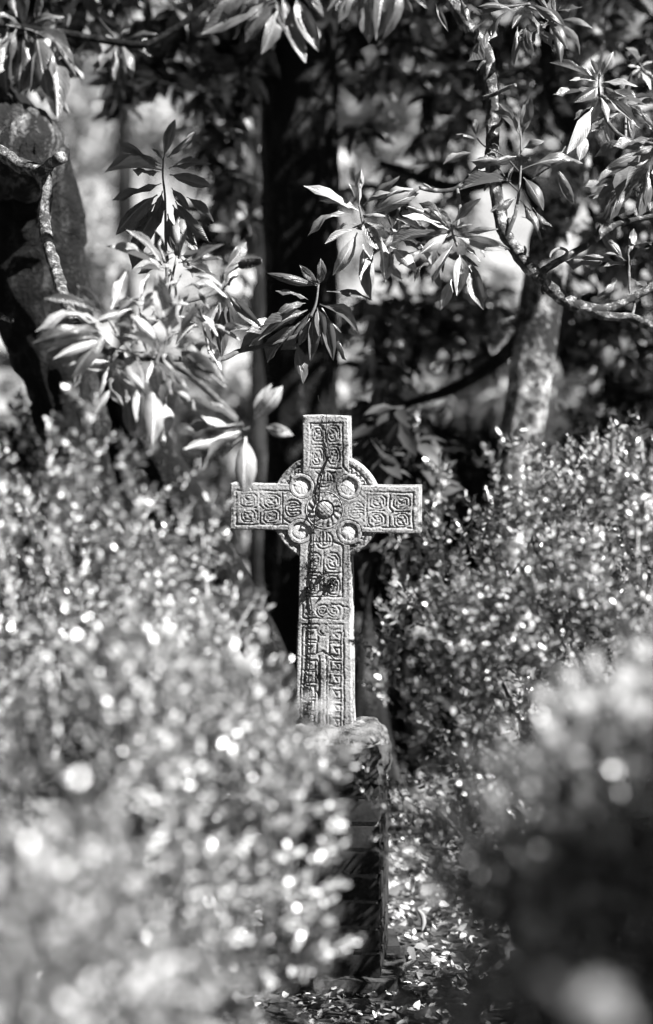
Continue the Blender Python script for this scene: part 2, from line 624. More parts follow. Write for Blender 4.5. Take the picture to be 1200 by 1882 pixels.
# left limb
segs += poly([(432, 903), (530, 903)]) + poly([(432, 903), (432, 965), (528, 965)])
segs += knot(455, 920, 15, 12) + knot(499, 921, 15, 12, -1) + knot(456, 948, 15, 12, -1) + knot(498, 950, 15, 12)
segs += poly([(476, 908), (476, 930), (483, 935), (476, 941), (476, 961)]) + poly([(440, 934), (470, 934)]) + poly([(518, 906), (518, 962)])
segs += loop_h(538, 935, 16) + poly([(522, 955), (532, 962)]) + poly([(524, 910), (534, 905)])
# right limb
segs += poly([(668, 904), (759, 905), (759, 970), (668, 968)])
segs += knot(695, 922, 15, 12, -1) + knot(738, 923, 15, 12) + knot(692, 955, 15, 12) + knot(738, 956, 14, 12, -1)
segs += poly([(716, 908), (716, 932), (722, 940), (715, 947), (715, 966)]) + poly([(676, 938), (706, 938)]) + poly([(727, 940), (755, 940)]) + poly([(674, 908), (674, 966)])
segs += loop_h(655, 938, 16) + poly([(668, 915), (660, 908)]) + poly([(668, 958), (659, 965)])
# lower limb
segs += poly([(566, 1003), (564, 1097), (629, 1097), (629, 1003)])
segs += loop_v(596, 993, 16) + poly([(566, 1003), (580, 996)]) + poly([(629, 1003), (614, 996)])
segs += knot(577, 1032, 11.5, 15) + knot(612, 1032, 12, 15, -1) + knot(574.5, 1076, 12, 17, -1) + knot(612.5, 1076, 12, 17)
segs += poly([(566, 1053), (588, 1053), (594, 1059), (600, 1053), (626, 1053)]) + poly([(594, 1012), (594, 1094)])
segs += poly([(640, 1116), (630, 1116), (624, 1111), (609, 1110)])
segs += poly([(556, 1112), (556, 1137), (630, 1138), (631, 1117)])
for cx_ in (593, 612):
    segs += circ(cx_, 1123, 11.5, 0, 360, 15) + circ(cx_, 1123, 6, 0, 300, 9) + circ(cx_, 1123, 2, 0, 360, 6)
segs += poly([(564, 1114), (564, 1120)]) + poly([(562, 1128), (570, 1131), (574, 1126)])
segs += poly([(555, 1148), (585, 1148)]) + poly([(604, 1148), (631, 1148), (632, 1332)]) + poly([(555, 1148), (550, 1330)])
segs += circ(594, 1158, 11, 0, 360, 14) + circ(594, 1158, 7.5, 20, 310, 9) + poly([(583, 1165), (580, 1155)]) + poly([(605, 1166), (608, 1156)])
for k in range(7):
    y0 = 1156 + 26.3 * k
    xa = 562 - k * 1.1
    if k != 2:
        segs += spiral_key(xa, xa + 21, y0, y0 + 21, -1)
        segs += spiral_key(605, 626, y0 + 1, y0 + 22, 1)
    else:
        segs += spiral_key(xa, xa + 19, y0 + 5, y0 + 23, -1) + spiral_key(607, 626, y0 + 5, y0 + 23, 1)
    segs += poly([(xa - 4, y0 + 24), (xa + 4, y0 + 24)]) + poly([(612, y0 + 25), (626, y0 + 25)])
segs += poly([(574, 1207), (584, 1202), (593, 1196.5), (602, 1203), (611, 1211)])
segs += poly([(587, 1206), (586, 1332)]) + poly([(599, 1206), (600, 1332)])
segs += poly([(583, 1172), (581, 1196)]) + poly([(604, 1172), (606, 1196)])
for k in range(4):
    segs += poly([(582, 1215 + 28 * k), (586, 1222 + 28 * k)]) + poly([(604, 1215 + 28 * k), (600, 1222 + 28 * k)])

patches = [  # corner pixels TL, TR, BR, BL, steps down, which sides are outside (top, right, bottom, left)
    ((556, 763), (640, 765), (641, 892), (555, 890), 106, (1, 1, 0, 1)),
    ((555, 890), (641, 892), (643, 978), (551, 976), 72, (0, 0, 0, 0)),
    ((421, 889), (555, 890), (551, 976), (421, 974), 72, (1, 0, 1, 1)),
    ((641, 892), (771, 893), (771, 980), (643, 978), 72, (1, 1, 1, 0)),
    ((551, 976), (643, 978), (647, 1350), (541, 1350), 300, (0, 1, 1, 1)),
]
outline = []
for TL, TR, BR, BL, n, sides in patches:
    for (a, b), s in zip(((TL, TR), (TR, BR), (BR, BL), (BL, TL)), sides):
        if s:
            outline.append((a[0], a[1], b[0], b[1]))
ROUNDELS = [(554, 894), (641, 894.5), (551, 977), (641.5, 978)]
BOSS = (596.5, 937)


def fbm(U, V, f, seed):
    """cheap smooth noise from a few random waves"""
    r = np.random.default_rng(seed)
    o = 0
    for k in range(14):
        a = r.uniform(0, 2 * math.pi)
        q = f * r.uniform(.5, 2.4)
        o = o + np.sin(U * q * math.cos(a) + V * q * math.sin(a) + r.uniform(0, 7)) / 14 ** .5
    return o


THICK = .105
geo = Geo()
for TL, TR, BR, BL, n, sides in patches:
    m = 112 if TL == (421, 889) or TL == (641, 892) else 72
    s = np.linspace(0, 1, m + 1)[None, :]
    t = np.linspace(0, 1, n + 1)[:, None]
    U = (1 - t) * ((1 - s) * TL[0] + s * TR[0]) + t * ((1 - s) * BL[0] + s * BR[0])
    V = (1 - t) * ((1 - s) * TL[1] + s * TR[1]) + t * ((1 - s) * BL[1] + s * BR[1])
    lo, hi = (U.min() - 8, V.min() - 8), (U.max() + 8, V.max() + 8)
    near = [e for e in segs if max(e[0], e[2]) > lo[0] and min(e[0], e[2]) < hi[0] and max(e[1], e[3]) > lo[1] and min(e[1], e[3]) < hi[1]]
    wob = .7 * fbm(U, V, .16, 3)
    d = seg_dist(U + wob, V + .7 * fbm(U, V, .15, 4), near)
    wid = 1.15 + .3 * fbm(U, V, .1, 5)
    groove = np.clip(1 - d / np.maximum(wid + .75, .8), 0, 1) ** .75
    swell = np.exp(-((d - 4.2) / 2.2) ** 2)              # strands swell between the lines
    h = -.0033 * groove * np.clip(.72 + .30 * fbm(U, V, .06, 6) + .3 * fbm(U, V, .022, 66), .12, 1.3) + .0007 * swell
    inside = ((np.abs(U - 593.5 + (V - 1240) * .012) < 5.2) & (V > 1212)).astype(float)
    h += .003 * inside
    ed = seg_dist(U, V, outline)
    wear = np.clip(1.5 + .4 * fbm(U, V, .09, 8), .4, 4)
    h -= .003 * np.clip(1 - ed / wear, 0, 1) ** 1.8
    h -= .0045 * np.clip(fbm(U, V, .13, 77) - 1.15, 0, 1) * np.exp(-ed / 3.5)      # chipped arrises
    h -= .0018 * np.clip(fbm(U, V, .35, 78) - 1.5, 0, 1)                            # pits
    h += .00022 * fbm(U, V, .5, 9) + .0001 * fbm(U, V, 1.3, 10)
    for (rx, ry) in ROUNDELS:
        h -= .016 * (np.hypot(U - rx, V - ry) < 23)
    h -= .008 * (np.hypot(U - BOSS[0], V - BOSS[1]) < 34.5)
    v = uv2loc(U, V, h)
    # gentle unevenness of the outline itself
    jag = np.exp(-ed / 2.0)[..., None] * np.stack([.0008 * fbm(U, V, .06, 21), 0 * U, .0008 * fbm(U, V, .07, 22)], -1)
    v = v + jag
    w = m + 1
    idx = (np.arange(n)[:, None] * w + np.arange(m)[None]).ravel()
    q = np.stack([idx, idx + w, idx + w + 1, idx + 1], -1)
    geo.add(v.reshape(-1, 3), q)
    rows = {0: v[0, :], 1: v[:, -1], 2: v[-1, ::-1], 3: v[::-1, 0]}
    for k, on in enumerate(sides):
        if not on:
            continue
        e = rows[k]
        lay = []
        for j, dd in enumerate(np.linspace(0, 1, 9)):
            p = e.copy()
            p[:, 1] = e[:, 1] * (1 - dd) + THICK * dd
            bul = .0012 * np.sin(np.arange(len(e)) * .21 + j * 1.7) * math.sin(math.pi * dd)
            p[:, 0] += bul
            p[:, 2] += bul
            lay.append(p)
        L = np.concatenate(lay)
        ne = len(e)
        ix = (np.arange(8)[:, None] * ne + np.arange(ne - 1)[None]).ravel()
        geo.add(L, np.stack([ix, ix + 1, ix + ne + 1, ix + ne], -1))
    back = uv2loc(np.array([TL[0], TR[0], BR[0], BL[0]], float), np.array([TL[1], TR[1], BR[1], BL[1]], float), np.full(4, -THICK))
    geo.add(back, [(0, 1, 2, 3)])
body = geo.build('cross_body', M_STONE, cross)

PXM = CY / FPX     # metres per photograph pixel on the cross


def polar_part(name, cx, cy, rs, hs, mat, n=72, a0=0, a1=2 * math.pi, relief=None, back=.05, inner_mat=None, inner_r=0.0):
    th = np.linspace(a0, a1, n + 1)[:, None]
    rs = np.asarray(rs, float)[None, :]
    U = cx + rs * np.cos(th)
    V = cy - rs * np.sin(th)
    h = np.asarray(hs, float)[None, :] + 0 * th
    if relief is not None:
        h = h + relief(rs + 0 * th, th + 0 * rs, U, V)
    v = uv2loc(U, V, h)
    # outer side wall going back
    e = v[:, -1].copy()
    e[:, 1] = back
    v = np.concatenate([v, e[:, None]], 1)
    w = v.shape[1]
    idx = (np.arange(n)[:, None] * w + np.arange(w - 1)[None]).ravel()
    q = np.stack([idx, idx + 1, idx + w + 1, idx + w], -1)
    g = Geo()
    g.add(v.reshape(-1, 3), q)
    o = g.build(name, mat, cross)
    if inner_mat is not None:
        o.data.materials.append(inner_mat)
        rad = np.append(rs[0], 1e3)
        o.data.polygons.foreach_set('material_index', np.tile((rad[:-1] < inner_r).astype(np.int32), n))
    return o


# ring segments, set back behind the face, with their own worn interlace
for k in range(4):
    am = math.pi / 4 + k * math.pi / 2

    def ring_relief(r, th, U, V, am=am):
        d = np.abs(r - 90)
        h = -.004 * np.clip(1 - d / 2.4, 0, 1) ** .6
        z = np.abs(r - (78 + 8 * np.sin(th * 26 + 1)))
        z2 = np.abs(r - (78 - 8 * np.sin(th * 26 + 1.6)))
        h -= .0045 * np.clip(1 - np.minimum(z, z2) / 2.3, 0, 1) ** .6 * (r < 88)
        h -= .004 * np.clip((r - 99) / 2, 0, 1) ** 2
        return h + .0008 * fbm(U, V, .4, 31)
    polar_part('ring_segment', 598, 934, np.linspace(46, 101, 56), np.full(56, -.004), M_STONE, 90, am - .52, am + .52, ring_relief, THICK - .02)

# the four round hollows in the corners
for rx, ry in ROUNDELS:
    rs = np.array([.01, 4, 8, 11, 13, 14.3, 15.0, 15.6, 16.4, 17.5, 19, 21, 22.5, 23.6, 24.2])
    hs = np.array([-.0022, -.0024, -.0028, -.0034, -.0040, -.0046, -.0050, -.003, -.0006, .0003, .0005, .0005, .0002, -.0022, -.006])
    polar_part('roundel', rx, ry, rs, hs, M_STONE, 48, inner_mat=M_RECESS_LIT, inner_r=14.8, relief=lambda r, th, U, V: .0005 * fbm(U, V, .5, 41), back=.02)


# the swirling boss in the middle
def boss_relief(r, th, U, V):
    h = np.zeros_like(r)
    fl = np.sin(th * 16 + (r - 18) * .26)
    h += .0012 * fl * ((r > 18) & (r < 31.5))
    a = np.abs(((U - BOSS[0]) + (V - BOSS[1])) % 7.5 - 3.75)
    b = np.abs(((U - BOSS[0]) - (V - BOSS[1])) % 7.5 - 3.75)
    h -= .0020 * np.clip(1 - np.minimum(a, b) / 1.1, 0, 1) * (r < 14.5)
    return h + .0005 * fbm(U, V, .5, 51)


rs = np.concatenate([np.linspace(.01, 15, 26), [15.6, 16.5, 17.4, 18.2], np.linspace(19, 31.5, 20), [32.2, 33, 34, 35, 35.6]])
hs = np.concatenate([.010 * np.sqrt(np.clip(1 - (np.linspace(.01, 15, 26) / 15.6) ** 2, 0, 1)), [-.001, -.0045, -.003, .001],
                     .0035 - .0025 * np.linspace(0, 1, 20), [-.002, .001, .0018, .001, -.004]])
polar_part('boss', BOSS[0], BOSS[1], rs, hs, M_STONE, 144, relief=boss_relief, back=.02)

# ------------------------------------------------------------------ dead vine stuck to the cross
vine = thing('dead_vine', 'thin black dead vine stem clinging up the front of the carved cross', 'vine', (CX0, CY, CZ0), CROSS_YAW)


def vp(px, py, out=.004):
    return uv2loc(np.array([float(px)]), np.array([float(py)]), np.array([out]))[0]


g = Geo()
tube(g, [vp(*p) for p in [(566, 1340), (569, 1323), (573, 1283), (570, 1262), (567, 1248), (569, 1222), (570, 1200), (571, 1182), (572, 1150), (574, 1125), (570, 1097),
                           (572, 1076), (574, 1056), (576, 1030), (576, 1000), (577, 980)]], [.0019] * 8 + [.0016] * 8, 5, 4, .3, 60)
tube(g, [vp(577, 980), vp(578, 960, .006), vp(582, 938, .017), vp(587, 918, .008), vp(588, 895, .006), vp(592, 873), vp(600, 850), vp(607, 837)], [.002] * 8, 5, 4, .3, 60)
tube(g, [vp(607, 837), vp(603, 820), vp(600, 800), vp(600, 780), vp(600, 763, .006), vp(601, 756, .004), vp(593, 745, .0), vp(585, 735, -.01), vp(583, 727, -.02)], [.0018, .0015, .0013, .0012, .001, .001, .0008, .0007, .0006], 5, 4)
g.build('stem', M_VINE, vine)
g = Geo()
rr = random.Random(4)
for k in range(70):
    py = rr.uniform(860, 1330)
    cxs = np.interp(py, [860, 980, 1056, 1097, 1182, 1250, 1330], [595, 577, 574, 570, 571, 567, 567])
    a = rr.uniform(0, 6.28)
    L = rr.uniform(3, 8)
    tube(g, [vp(cxs, py), vp(cxs + L * .6 * math.cos(a), py + L * .6 * math.sin(a), .004), vp(cxs + L * math.cos(a + .5), py + L * math.sin(a + .5), .003)], [.0012, .001, .0006], 4, 2)
for (cx_, cy_, n_, R_) in [(571, 1078, 26, 10), (609, 1070, 24, 11), (597, 1052, 14, 9), (578, 1050, 10, 8), (567, 1092, 10, 7), (595, 1093, 5, 5), (575, 1028, 8, 7), (610, 1112, 3, 3), (565, 1330, 30, 16), (562, 1318, 16, 12)]:
    for k in range(n_):
        a = rr.uniform(0, 6.28)
        x0, y0 = cx_ + rr.gauss(0, R_ * .3), cy_ + rr.gauss(0, R_ * .3)
        L = rr.uniform(.3, 1) * R_
        tube(g, [vp(x0, y0, .005), vp(x0 + L * .5 * math.cos(a), y0 + L * .5 * math.sin(a), rr.uniform(.004, .012)), vp(x0 + L * math.cos(a + .7), y0 + L * math.sin(a + .7), .004)], [.0017, .0013, .0007], 4, 2)
tube(g, [vp(594, 1094), vp(600, 1085, .006), vp(604, 1076, .006), vp(609, 1070)], [.0018] * 4, 4, 3)
tube(g, [vp(594, 1076), vp(602, 1075, .006), vp(610, 1068)], [.0018] * 3, 4, 3)
g.build('rootlets', M_VINE, vine, kind='stuff')

# ------------------------------------------------------------------ brick pillar
pillar = thing('brick_pillar', 'narrow dark brick pillar with rough stone cap carrying the carved cross', 'pillar', (CX0 + .005, CY + .06, 0), CROSS_YAW)


def rough_box(name, w, d, h, mat, parent, loc, seed, seg=8, amp=.01, freq=12, rnd=.25, ridge=0.0):
    """a box with rounded, broken edges and an uneven surface"""
    n = seg
    g = Geo()
    lin = np.linspace(-1, 1, n + 1)
    A, B = np.meshgrid(lin, lin)
    faces = [(A, B, np.ones_like(A)), (A, -B, -np.ones_like(A)), (A, -np.ones_like(A), B), (-A, np.ones_like(A), B), (np.ones_like(A), A, B), (-np.ones_like(A), -A, B)]
    for fx, fy, fz in faces:
        p = np.stack([fx, fy, fz], -1).reshape(-1, 3)
        r = np.linalg.norm(p, axis=1)[:, None]
        sph = p / r
        p = p * (1 - rnd) + sph * rnd * 1.35
        p = p * np.array([w / 2, d / 2, h / 2])
        out = []
        for q_, s_ in zip(p, sph):
            x = noise.fractal(Vector(q_) * freq + Vector((seed, seed * .3, 0)), .8, 2.2, 4)
            y = ridge * abs(noise.noise(Vector((q_[0] * 14, q_[1] * 14, q_[2] * 40)) + Vector((0, seed, 0))))
            out.append(q_ + s_ * (amp * x + y))
        idx = (np.arange(n)[:, None] * (n + 1) + np.arange(n)[None]).ravel()
        g.add(np.array(out), np.stack([idx, idx + 1, idx + n + 2, idx + n + 1], -1))
    o = g.build(name, mat, parent)
    o.location = loc
    return o


PW = .335
COURSE = .0745
rows_n = 8
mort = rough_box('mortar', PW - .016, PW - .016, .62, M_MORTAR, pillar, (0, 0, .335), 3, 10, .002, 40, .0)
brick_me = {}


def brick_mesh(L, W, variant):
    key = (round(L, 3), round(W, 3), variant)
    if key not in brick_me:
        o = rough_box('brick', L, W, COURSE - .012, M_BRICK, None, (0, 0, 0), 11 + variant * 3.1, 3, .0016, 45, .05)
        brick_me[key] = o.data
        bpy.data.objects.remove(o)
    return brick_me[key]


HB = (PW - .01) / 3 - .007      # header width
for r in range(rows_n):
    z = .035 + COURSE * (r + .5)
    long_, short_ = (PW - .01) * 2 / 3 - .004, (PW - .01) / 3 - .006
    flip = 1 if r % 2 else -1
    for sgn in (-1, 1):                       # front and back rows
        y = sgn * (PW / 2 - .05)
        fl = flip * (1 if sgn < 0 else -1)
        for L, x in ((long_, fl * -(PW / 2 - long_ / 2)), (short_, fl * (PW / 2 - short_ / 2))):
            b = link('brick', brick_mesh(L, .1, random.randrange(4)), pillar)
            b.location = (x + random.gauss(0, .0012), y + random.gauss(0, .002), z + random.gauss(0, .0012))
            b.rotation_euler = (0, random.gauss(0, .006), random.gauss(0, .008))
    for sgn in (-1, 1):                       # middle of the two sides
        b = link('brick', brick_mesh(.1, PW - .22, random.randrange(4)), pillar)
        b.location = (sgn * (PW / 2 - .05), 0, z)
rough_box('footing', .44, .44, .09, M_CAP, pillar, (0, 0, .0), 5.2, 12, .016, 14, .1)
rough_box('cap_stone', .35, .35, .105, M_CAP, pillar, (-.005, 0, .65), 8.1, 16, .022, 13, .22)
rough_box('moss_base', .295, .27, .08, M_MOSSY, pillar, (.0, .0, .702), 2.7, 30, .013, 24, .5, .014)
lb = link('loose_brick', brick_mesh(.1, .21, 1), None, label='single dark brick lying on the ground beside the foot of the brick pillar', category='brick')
lb.location = P(700, 1752, 7.25)
lb.location.z = .036
lb.rotation_euler = (0, 0, .05)

# ------------------------------------------------------------------ leaf litter
g = Geo()
nl = 16000
pos = np.stack([RNG.uniform(-.45, 1.5, nl), RNG.uniform(6.2, 11.5, nl), RNG.uniform(.002, .035, nl)], -1)
X = RNG.normal(size=(nl, 3)) * np.array([1, 1, .35])
Nn = RNG.normal(size=(nl, 3)) * np.array([.6, .6, .1]) + np.array([0, 0, 1])
L = RNG.uniform(.012, .042, nl) * (1 + .8 * (RNG.random(nl) < .05))
scatter(g, LONG_V, LONG_Q, pos, X, Nn, L, L * RNG.uniform(.3, .75, nl), L * RNG.uniform(-1.6, 1.6, nl))
g.build('leaf_litter', M_LITTER, None, kind='stuff', label='pale dry fallen leaves covering the ground beside the pillar')
g = Geo()
tube(g, [P(768, 1672, 7.35), P(776, 1682, 7.35), P(779, 1696, 7.34), P(775, 1712, 7.33)], [.004, .009, .008, .003], 6, 4)
g.build('curled_leaf', M_LITTER, None, label='pale curled dry leaf standing up out of the leaf litter', category='leaf')
g = Geo()
tube(g, [P(575, 1818, 6.75), P(600, 1840, 6.7), P(640, 1852, 6.6), P(600, 1870, 6.55)], [.003, .004, .003, .001], 5, 4)


# ------------------------------------------------------------------ box shrubs
def shoots(geo, base, d, length, nl, leaf, stem_r=.0016):
    """leafy shoots: base (n,3), direction (n,3); opposite pairs of small leaves"""
    n = len(base)
    d = norm(d)
    a = norm(np.cross(d, RNG.normal(size=(n, 3))))
    b = np.cross(d, a)
    for k in range(nl):
        t = .12 + .88 * (k // 2) / max(1, (nl - 1) // 2)
        side = 1 if k % 2 else -1
        perp = (a if (k // 2) % 2 else b) * side
        open_ = 1.0 - .45 * t
        X = d * (.55 + .4 * t) + perp * open_ + RNG.normal(size=(n, 3)) * .18
        Nn = d * .9 - perp * .5 + RNG.normal(size=(n, 3)) * .25
        L = leaf * RNG.uniform(.75, 1.2, n) * (1 - .25 * t)
        pos = base + d * (length * t)[:, None]
        scatter(geo, BOX_V, BOX_Q, pos, X, Nn, L, L * RNG.uniform(.5, .68, n), L)
    scatter(geo, PRISM_V, PRISM_Q, base, d, a, length, np.full(n, stem_r * 2), np.full(n, stem_r * 2))


def spray_mesh(name, mat, H, seed):
    """a tall leafy shoot with side twigs, along +z"""
    r = np.random.default_rng(seed)
    g = Geo()
    base = np.array([[0, 0, 0.0]])
    lean = r.normal(size=3) * .08
    shoots(g, base, np.array([[lean[0], lean[1], 1.0]]), np.array([H]), int(H / .011) // 2 * 2, .019, .002)
    n = int(H / .028)
    t = np.linspace(.1, .86, n)
    az = np.arange(n) * 2.4 + r.uniform(0, 6)
    bb = np.stack([lean[0] * t * H, lean[1] * t * H, t * H], -1)
    dd = np.stack([np.cos(az) * .75, np.sin(az) * .75, np.full(n, .75)], -1)
    shoots(g, bb, dd, H * (.42 - .28 * t) * r.uniform(.8, 1.3, n), 14, .018, .0013)
    v = np.concatenate(g.v)
    return mesh_np(name, v, [np.concatenate(g.q)], True, mat)


SPRAYS = [spray_mesh('shoot', M_BOX_GLINT, H, 60 + i) for i, H in enumerate([.16, .2, .24, .18, .28, .22])]


def box_shrub(label, c, rx, ry, rz, zc, n, leaf, mat, tops, cam_bias=.35, inner=.35, power=2.0, zmin=.05, spray_scale=1.0, group='box shrubs around the cross', seed=1, lumps=.1, clump=.04):
    t = thing('box_shrub', label, 'shrub', (c[0], c[1], 0), 0, group)
    r = np.random.default_rng(seed)

    def surf(m, inn):
        d = norm(r.normal(size=(m * 3, 3)) + np.array([0, -cam_bias, .35]))
        d = d[:m]
        k = (np.abs(d) ** power).sum(1) ** (-1 / power)
        p = d * k[:, None]
        rad = 1 - inn * r.random(m) ** 1.6
        lump = np.array([noise.noise(Vector((q[0] * 2.6 + seed * 3.3, q[1] * 2.6, q[2] * 2.6))) for q in p])
        rad = rad * (1 + lumps * 1.6 * lump)
        p = p * rad[:, None] * np.array([rx, ry, rz])
        out = norm(d / np.array([rx, ry, rz]))
        return p, out, lump
    # shoots grow in clumps with dark gaps between them
    nc = max(40, n // 11)
    pc, oc, lump = surf(nc, inner * .8)
    pick = r.integers(nc, size=n)
    p = pc[pick] + r.normal(size=(n, 3)) * clump + oc[pick] * (r.random((n, 1)) * .09 - .05)
    out = norm(oc[pick] + (p - pc[pick]) * (.5 / clump))
    p[:, 2] += zc
    ok = p[:, 2] > zmin
    p, out = p[ok], out[ok]
    m = len(p)
    d = out * .75 + np.array([0, 0, .75]) + r.normal(size=(m, 3)) * .35
    g = Geo()
    shoots(g, p - norm(d) * .05, d, r.uniform(.06, .15, m), 18, leaf)
    g.build('foliage', mat, t, kind='stuff')
    # woody stems from the ground
    for k in range(7):
        a = r.uniform(0, 6.28)
        q0 = np.array([.12 * rx * math.cos(a), .12 * ry * math.sin(a), 0])
        q2 = np.array([.62 * rx * math.cos(a + .3), .62 * ry * math.sin(a + .3), zc + rz * r.uniform(.1, .6)])
        q1 = q0 * .5 + q2 * .5 + np.array([-.1 * rx * math.cos(a), -.1 * ry * math.sin(a), .08])
        g = Geo()
        tube(g, [q0, q1, q2], [.014, .009, .004], 6, 5, .2, 20, k)
        g.build('stem', M_TRUNK_DARK, t)
    # the tall shoots that stand out of the outline, each a part of its own
    for k in range(tops):
        a = r.uniform(0, 6.28)
        u = r.uniform(.0, .95) ** .5
        x, y = u * math.cos(a) * .95, u * math.sin(a) * .95
        zz = max(0, 1 - abs(x) ** power - abs(y) ** power) ** (1 / power)
        o = link('shoot', SPRAYS[r.integers(len(SPRAYS))], t)
        o.location = (x * rx, y * ry, zc + zz * rz * .96 - .04)
        o.rotation_euler = (-y * .55 + r.normal() * .15, x * .55 + r.normal() * .15, r.uniform(0, 6.28))
        s = r.uniform(.75, 1.15) * spray_scale
        o.scale = (s, s, s)
    return t


def lone_spray(t, c, tip, H, k):
    """a tall shoot of shrub t whose top reaches the world point tip"""
    o = link('shoot', SPRAYS[k % len(SPRAYS)], t)
    hh = [.16, .2, .24, .18, .28, .22][k % 6]
    s = H / hh
    o.scale = (s, s, s)
    o.location = (tip.x - c[0], tip.y - c[1], tip.z - H)
    o.rotation_euler = (0, 0, k * 1.3)
    return o


cL1 = (-.66, 5.35)
L1 = box_shrub('tall bright box shrub left of the cross with loose spires of shoots at its top', cL1, .60, .55, .80, .70, 1300, .021, M_BOX_GLINT, 60, seed=11, spray_scale=.9, lumps=.16, zmin=1.0)
lone_spray(L1, cL1, P(165, 705, 5.3), .36, 4)
lone_spray(L1, cL1, P(235, 800, 5.2), .26, 1)
lone_spray(L1, cL1, P(120, 825, 5.2), .24, 2)
lone_spray(L1, cL1, P(345, 870, 5.3), .26, 5)
lone_spray(L1, cL1, P(385, 960, 5.4), .22, 0)
cL2 = (-.385, 4.55)
L2 = box_shrub('rounded bright box shrub that hides the left foot of the brick pillar', cL2, .37, .45, .42, .80, 1000, .024, M_BOX_GLINT, 34, seed=12, spray_scale=.6, lumps=.14)
L2S = [P(535, 1265, 4.75), P(500, 1240, 4.8), P(450, 1200, 4.8), P(600, 1410, 4.6)]
for k_, p_ in enumerate(L2S):
    lone_spray(L2, cL2, p_, .2, k_)
cL3 = (-.54, 3.05)
box_shrub('large blurred pale box shrub filling the bottom left corner', cL3, .50, .5, .62, .56, 1700, .025, M_BOX_GLINT, 24, seed=13, spray_scale=.6, lumps=.14)
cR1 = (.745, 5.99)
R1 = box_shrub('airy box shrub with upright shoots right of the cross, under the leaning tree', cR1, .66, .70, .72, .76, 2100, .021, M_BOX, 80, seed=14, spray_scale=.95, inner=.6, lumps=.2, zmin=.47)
lone_spray(R1, cR1, P(900, 795, 5.9), .30, 3)
lone_spray(R1, cR1, P(975, 810, 5.9), .26, 1)
lone_spray(R1, cR1, P(815, 840, 5.9), .30, 4)
lone_spray(R1, cR1, P(1080, 840, 5.8), .26, 2)
lone_spray(R1, cR1, P(735, 985, 5.9), .24, 5)
lone_spray(R1, cR1, P(1195, 800, 5.8), .28, 0)
cR2 = (.785, 3.4)
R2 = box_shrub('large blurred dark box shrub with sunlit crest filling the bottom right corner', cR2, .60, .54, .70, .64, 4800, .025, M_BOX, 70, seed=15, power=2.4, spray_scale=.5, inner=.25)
# broad leaves added in the lit tone, turned to glint along the crest
rc = random.Random(21)
half = (SUN + Vector((-.15, -1, .1)).normalized()).normalized()
crest = [(903, 1478, 3.1), (905, 1440, 3.1), (925, 1405, 3.15), (955, 1388, 3.15), (975, 1372, 3.2), (992, 1345, 3.2), (1010, 1352, 3.2), (1030, 1322, 3.2), (1046, 1300, 3.25), (1058, 1268, 3.3), (1040, 1275, 3.25), (1075, 1305, 3.2), (1095, 1285, 3.2),
         (1102, 1240, 3.3), (1120, 1262, 3.25), (1140, 1280, 3.2), (1165, 1222, 3.3), (1172, 1265, 3.25), (1190, 1245, 3.2), (1195, 1290, 3.2), (1150, 1310, 3.15), (1080, 1340, 3.15), (1105, 1345, 3.1), (1085, 1390, 3.1), (1125, 1430, 3.0), (1130, 1445, 3.0),
         (1185, 1395, 3.0), (1195, 1415, 3.0), (1175, 1340, 3.05), (1055, 1537, 2.95), (1060, 1310, 3.2), (1185, 1210, 3.35), (1025, 1290, 3.3), (1150, 1245, 3.3), (1010, 1375, 3.15), (985, 1390, 3.1)]
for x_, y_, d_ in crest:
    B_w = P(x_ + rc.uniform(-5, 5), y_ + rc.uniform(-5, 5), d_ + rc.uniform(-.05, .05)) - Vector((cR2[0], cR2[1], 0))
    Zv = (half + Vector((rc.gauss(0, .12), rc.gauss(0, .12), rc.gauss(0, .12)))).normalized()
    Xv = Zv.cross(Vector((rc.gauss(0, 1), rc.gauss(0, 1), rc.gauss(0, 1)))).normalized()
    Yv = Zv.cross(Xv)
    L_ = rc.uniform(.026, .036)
    o = link('leaf', LEAVES_LIT[rc.randrange(4)], R2)
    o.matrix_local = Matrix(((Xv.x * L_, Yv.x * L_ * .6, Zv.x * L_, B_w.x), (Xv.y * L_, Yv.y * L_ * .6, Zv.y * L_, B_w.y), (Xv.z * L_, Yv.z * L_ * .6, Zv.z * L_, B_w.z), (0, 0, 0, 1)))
box_shrub('unseen tall dark box shrub added outside the right edge to shade the blurred shrub', (1.75, 2.35), .55, .5, 1.5, 1.1, 4600, .03, M_BOX, 10, seed=16, power=2.4)  # out of view, added to shade the near right shrub
t = thing('box_sprig', 'lone out of focus leafy sprig in the extreme bottom right corner', 'sprig', (.24, 1.95, 0))
g = Geo()
tube(g, [(0, 0, 0), (.01, 0, .6), (-.036, .0, 1.24)], [.006, .005, .003], 6, 5)
g.build('stem', M_TWIG, t)
for k, (dx, dz, rz_, L_) in enumerate([(-.022, 1.27, 2.2, .05), (.02, 1.25, .6, .05), (-.005, 1.23, 1.4, .055), (.03, 1.21, -.3, .05)]):
    o = link('leaf', LEAVES[k % 4], t)
    o.location = (-.036, 0, 1.235)
    o.rotation_euler = (1.0, .2 * k - .3, rz_)
    o.scale = (L_, L_ * .55, L_)

# ------------------------------------------------------------------ rhododendron branches with large leaves
UPV, TOC = Vector((0, 0, 1)), Vector((0, -1, .1))


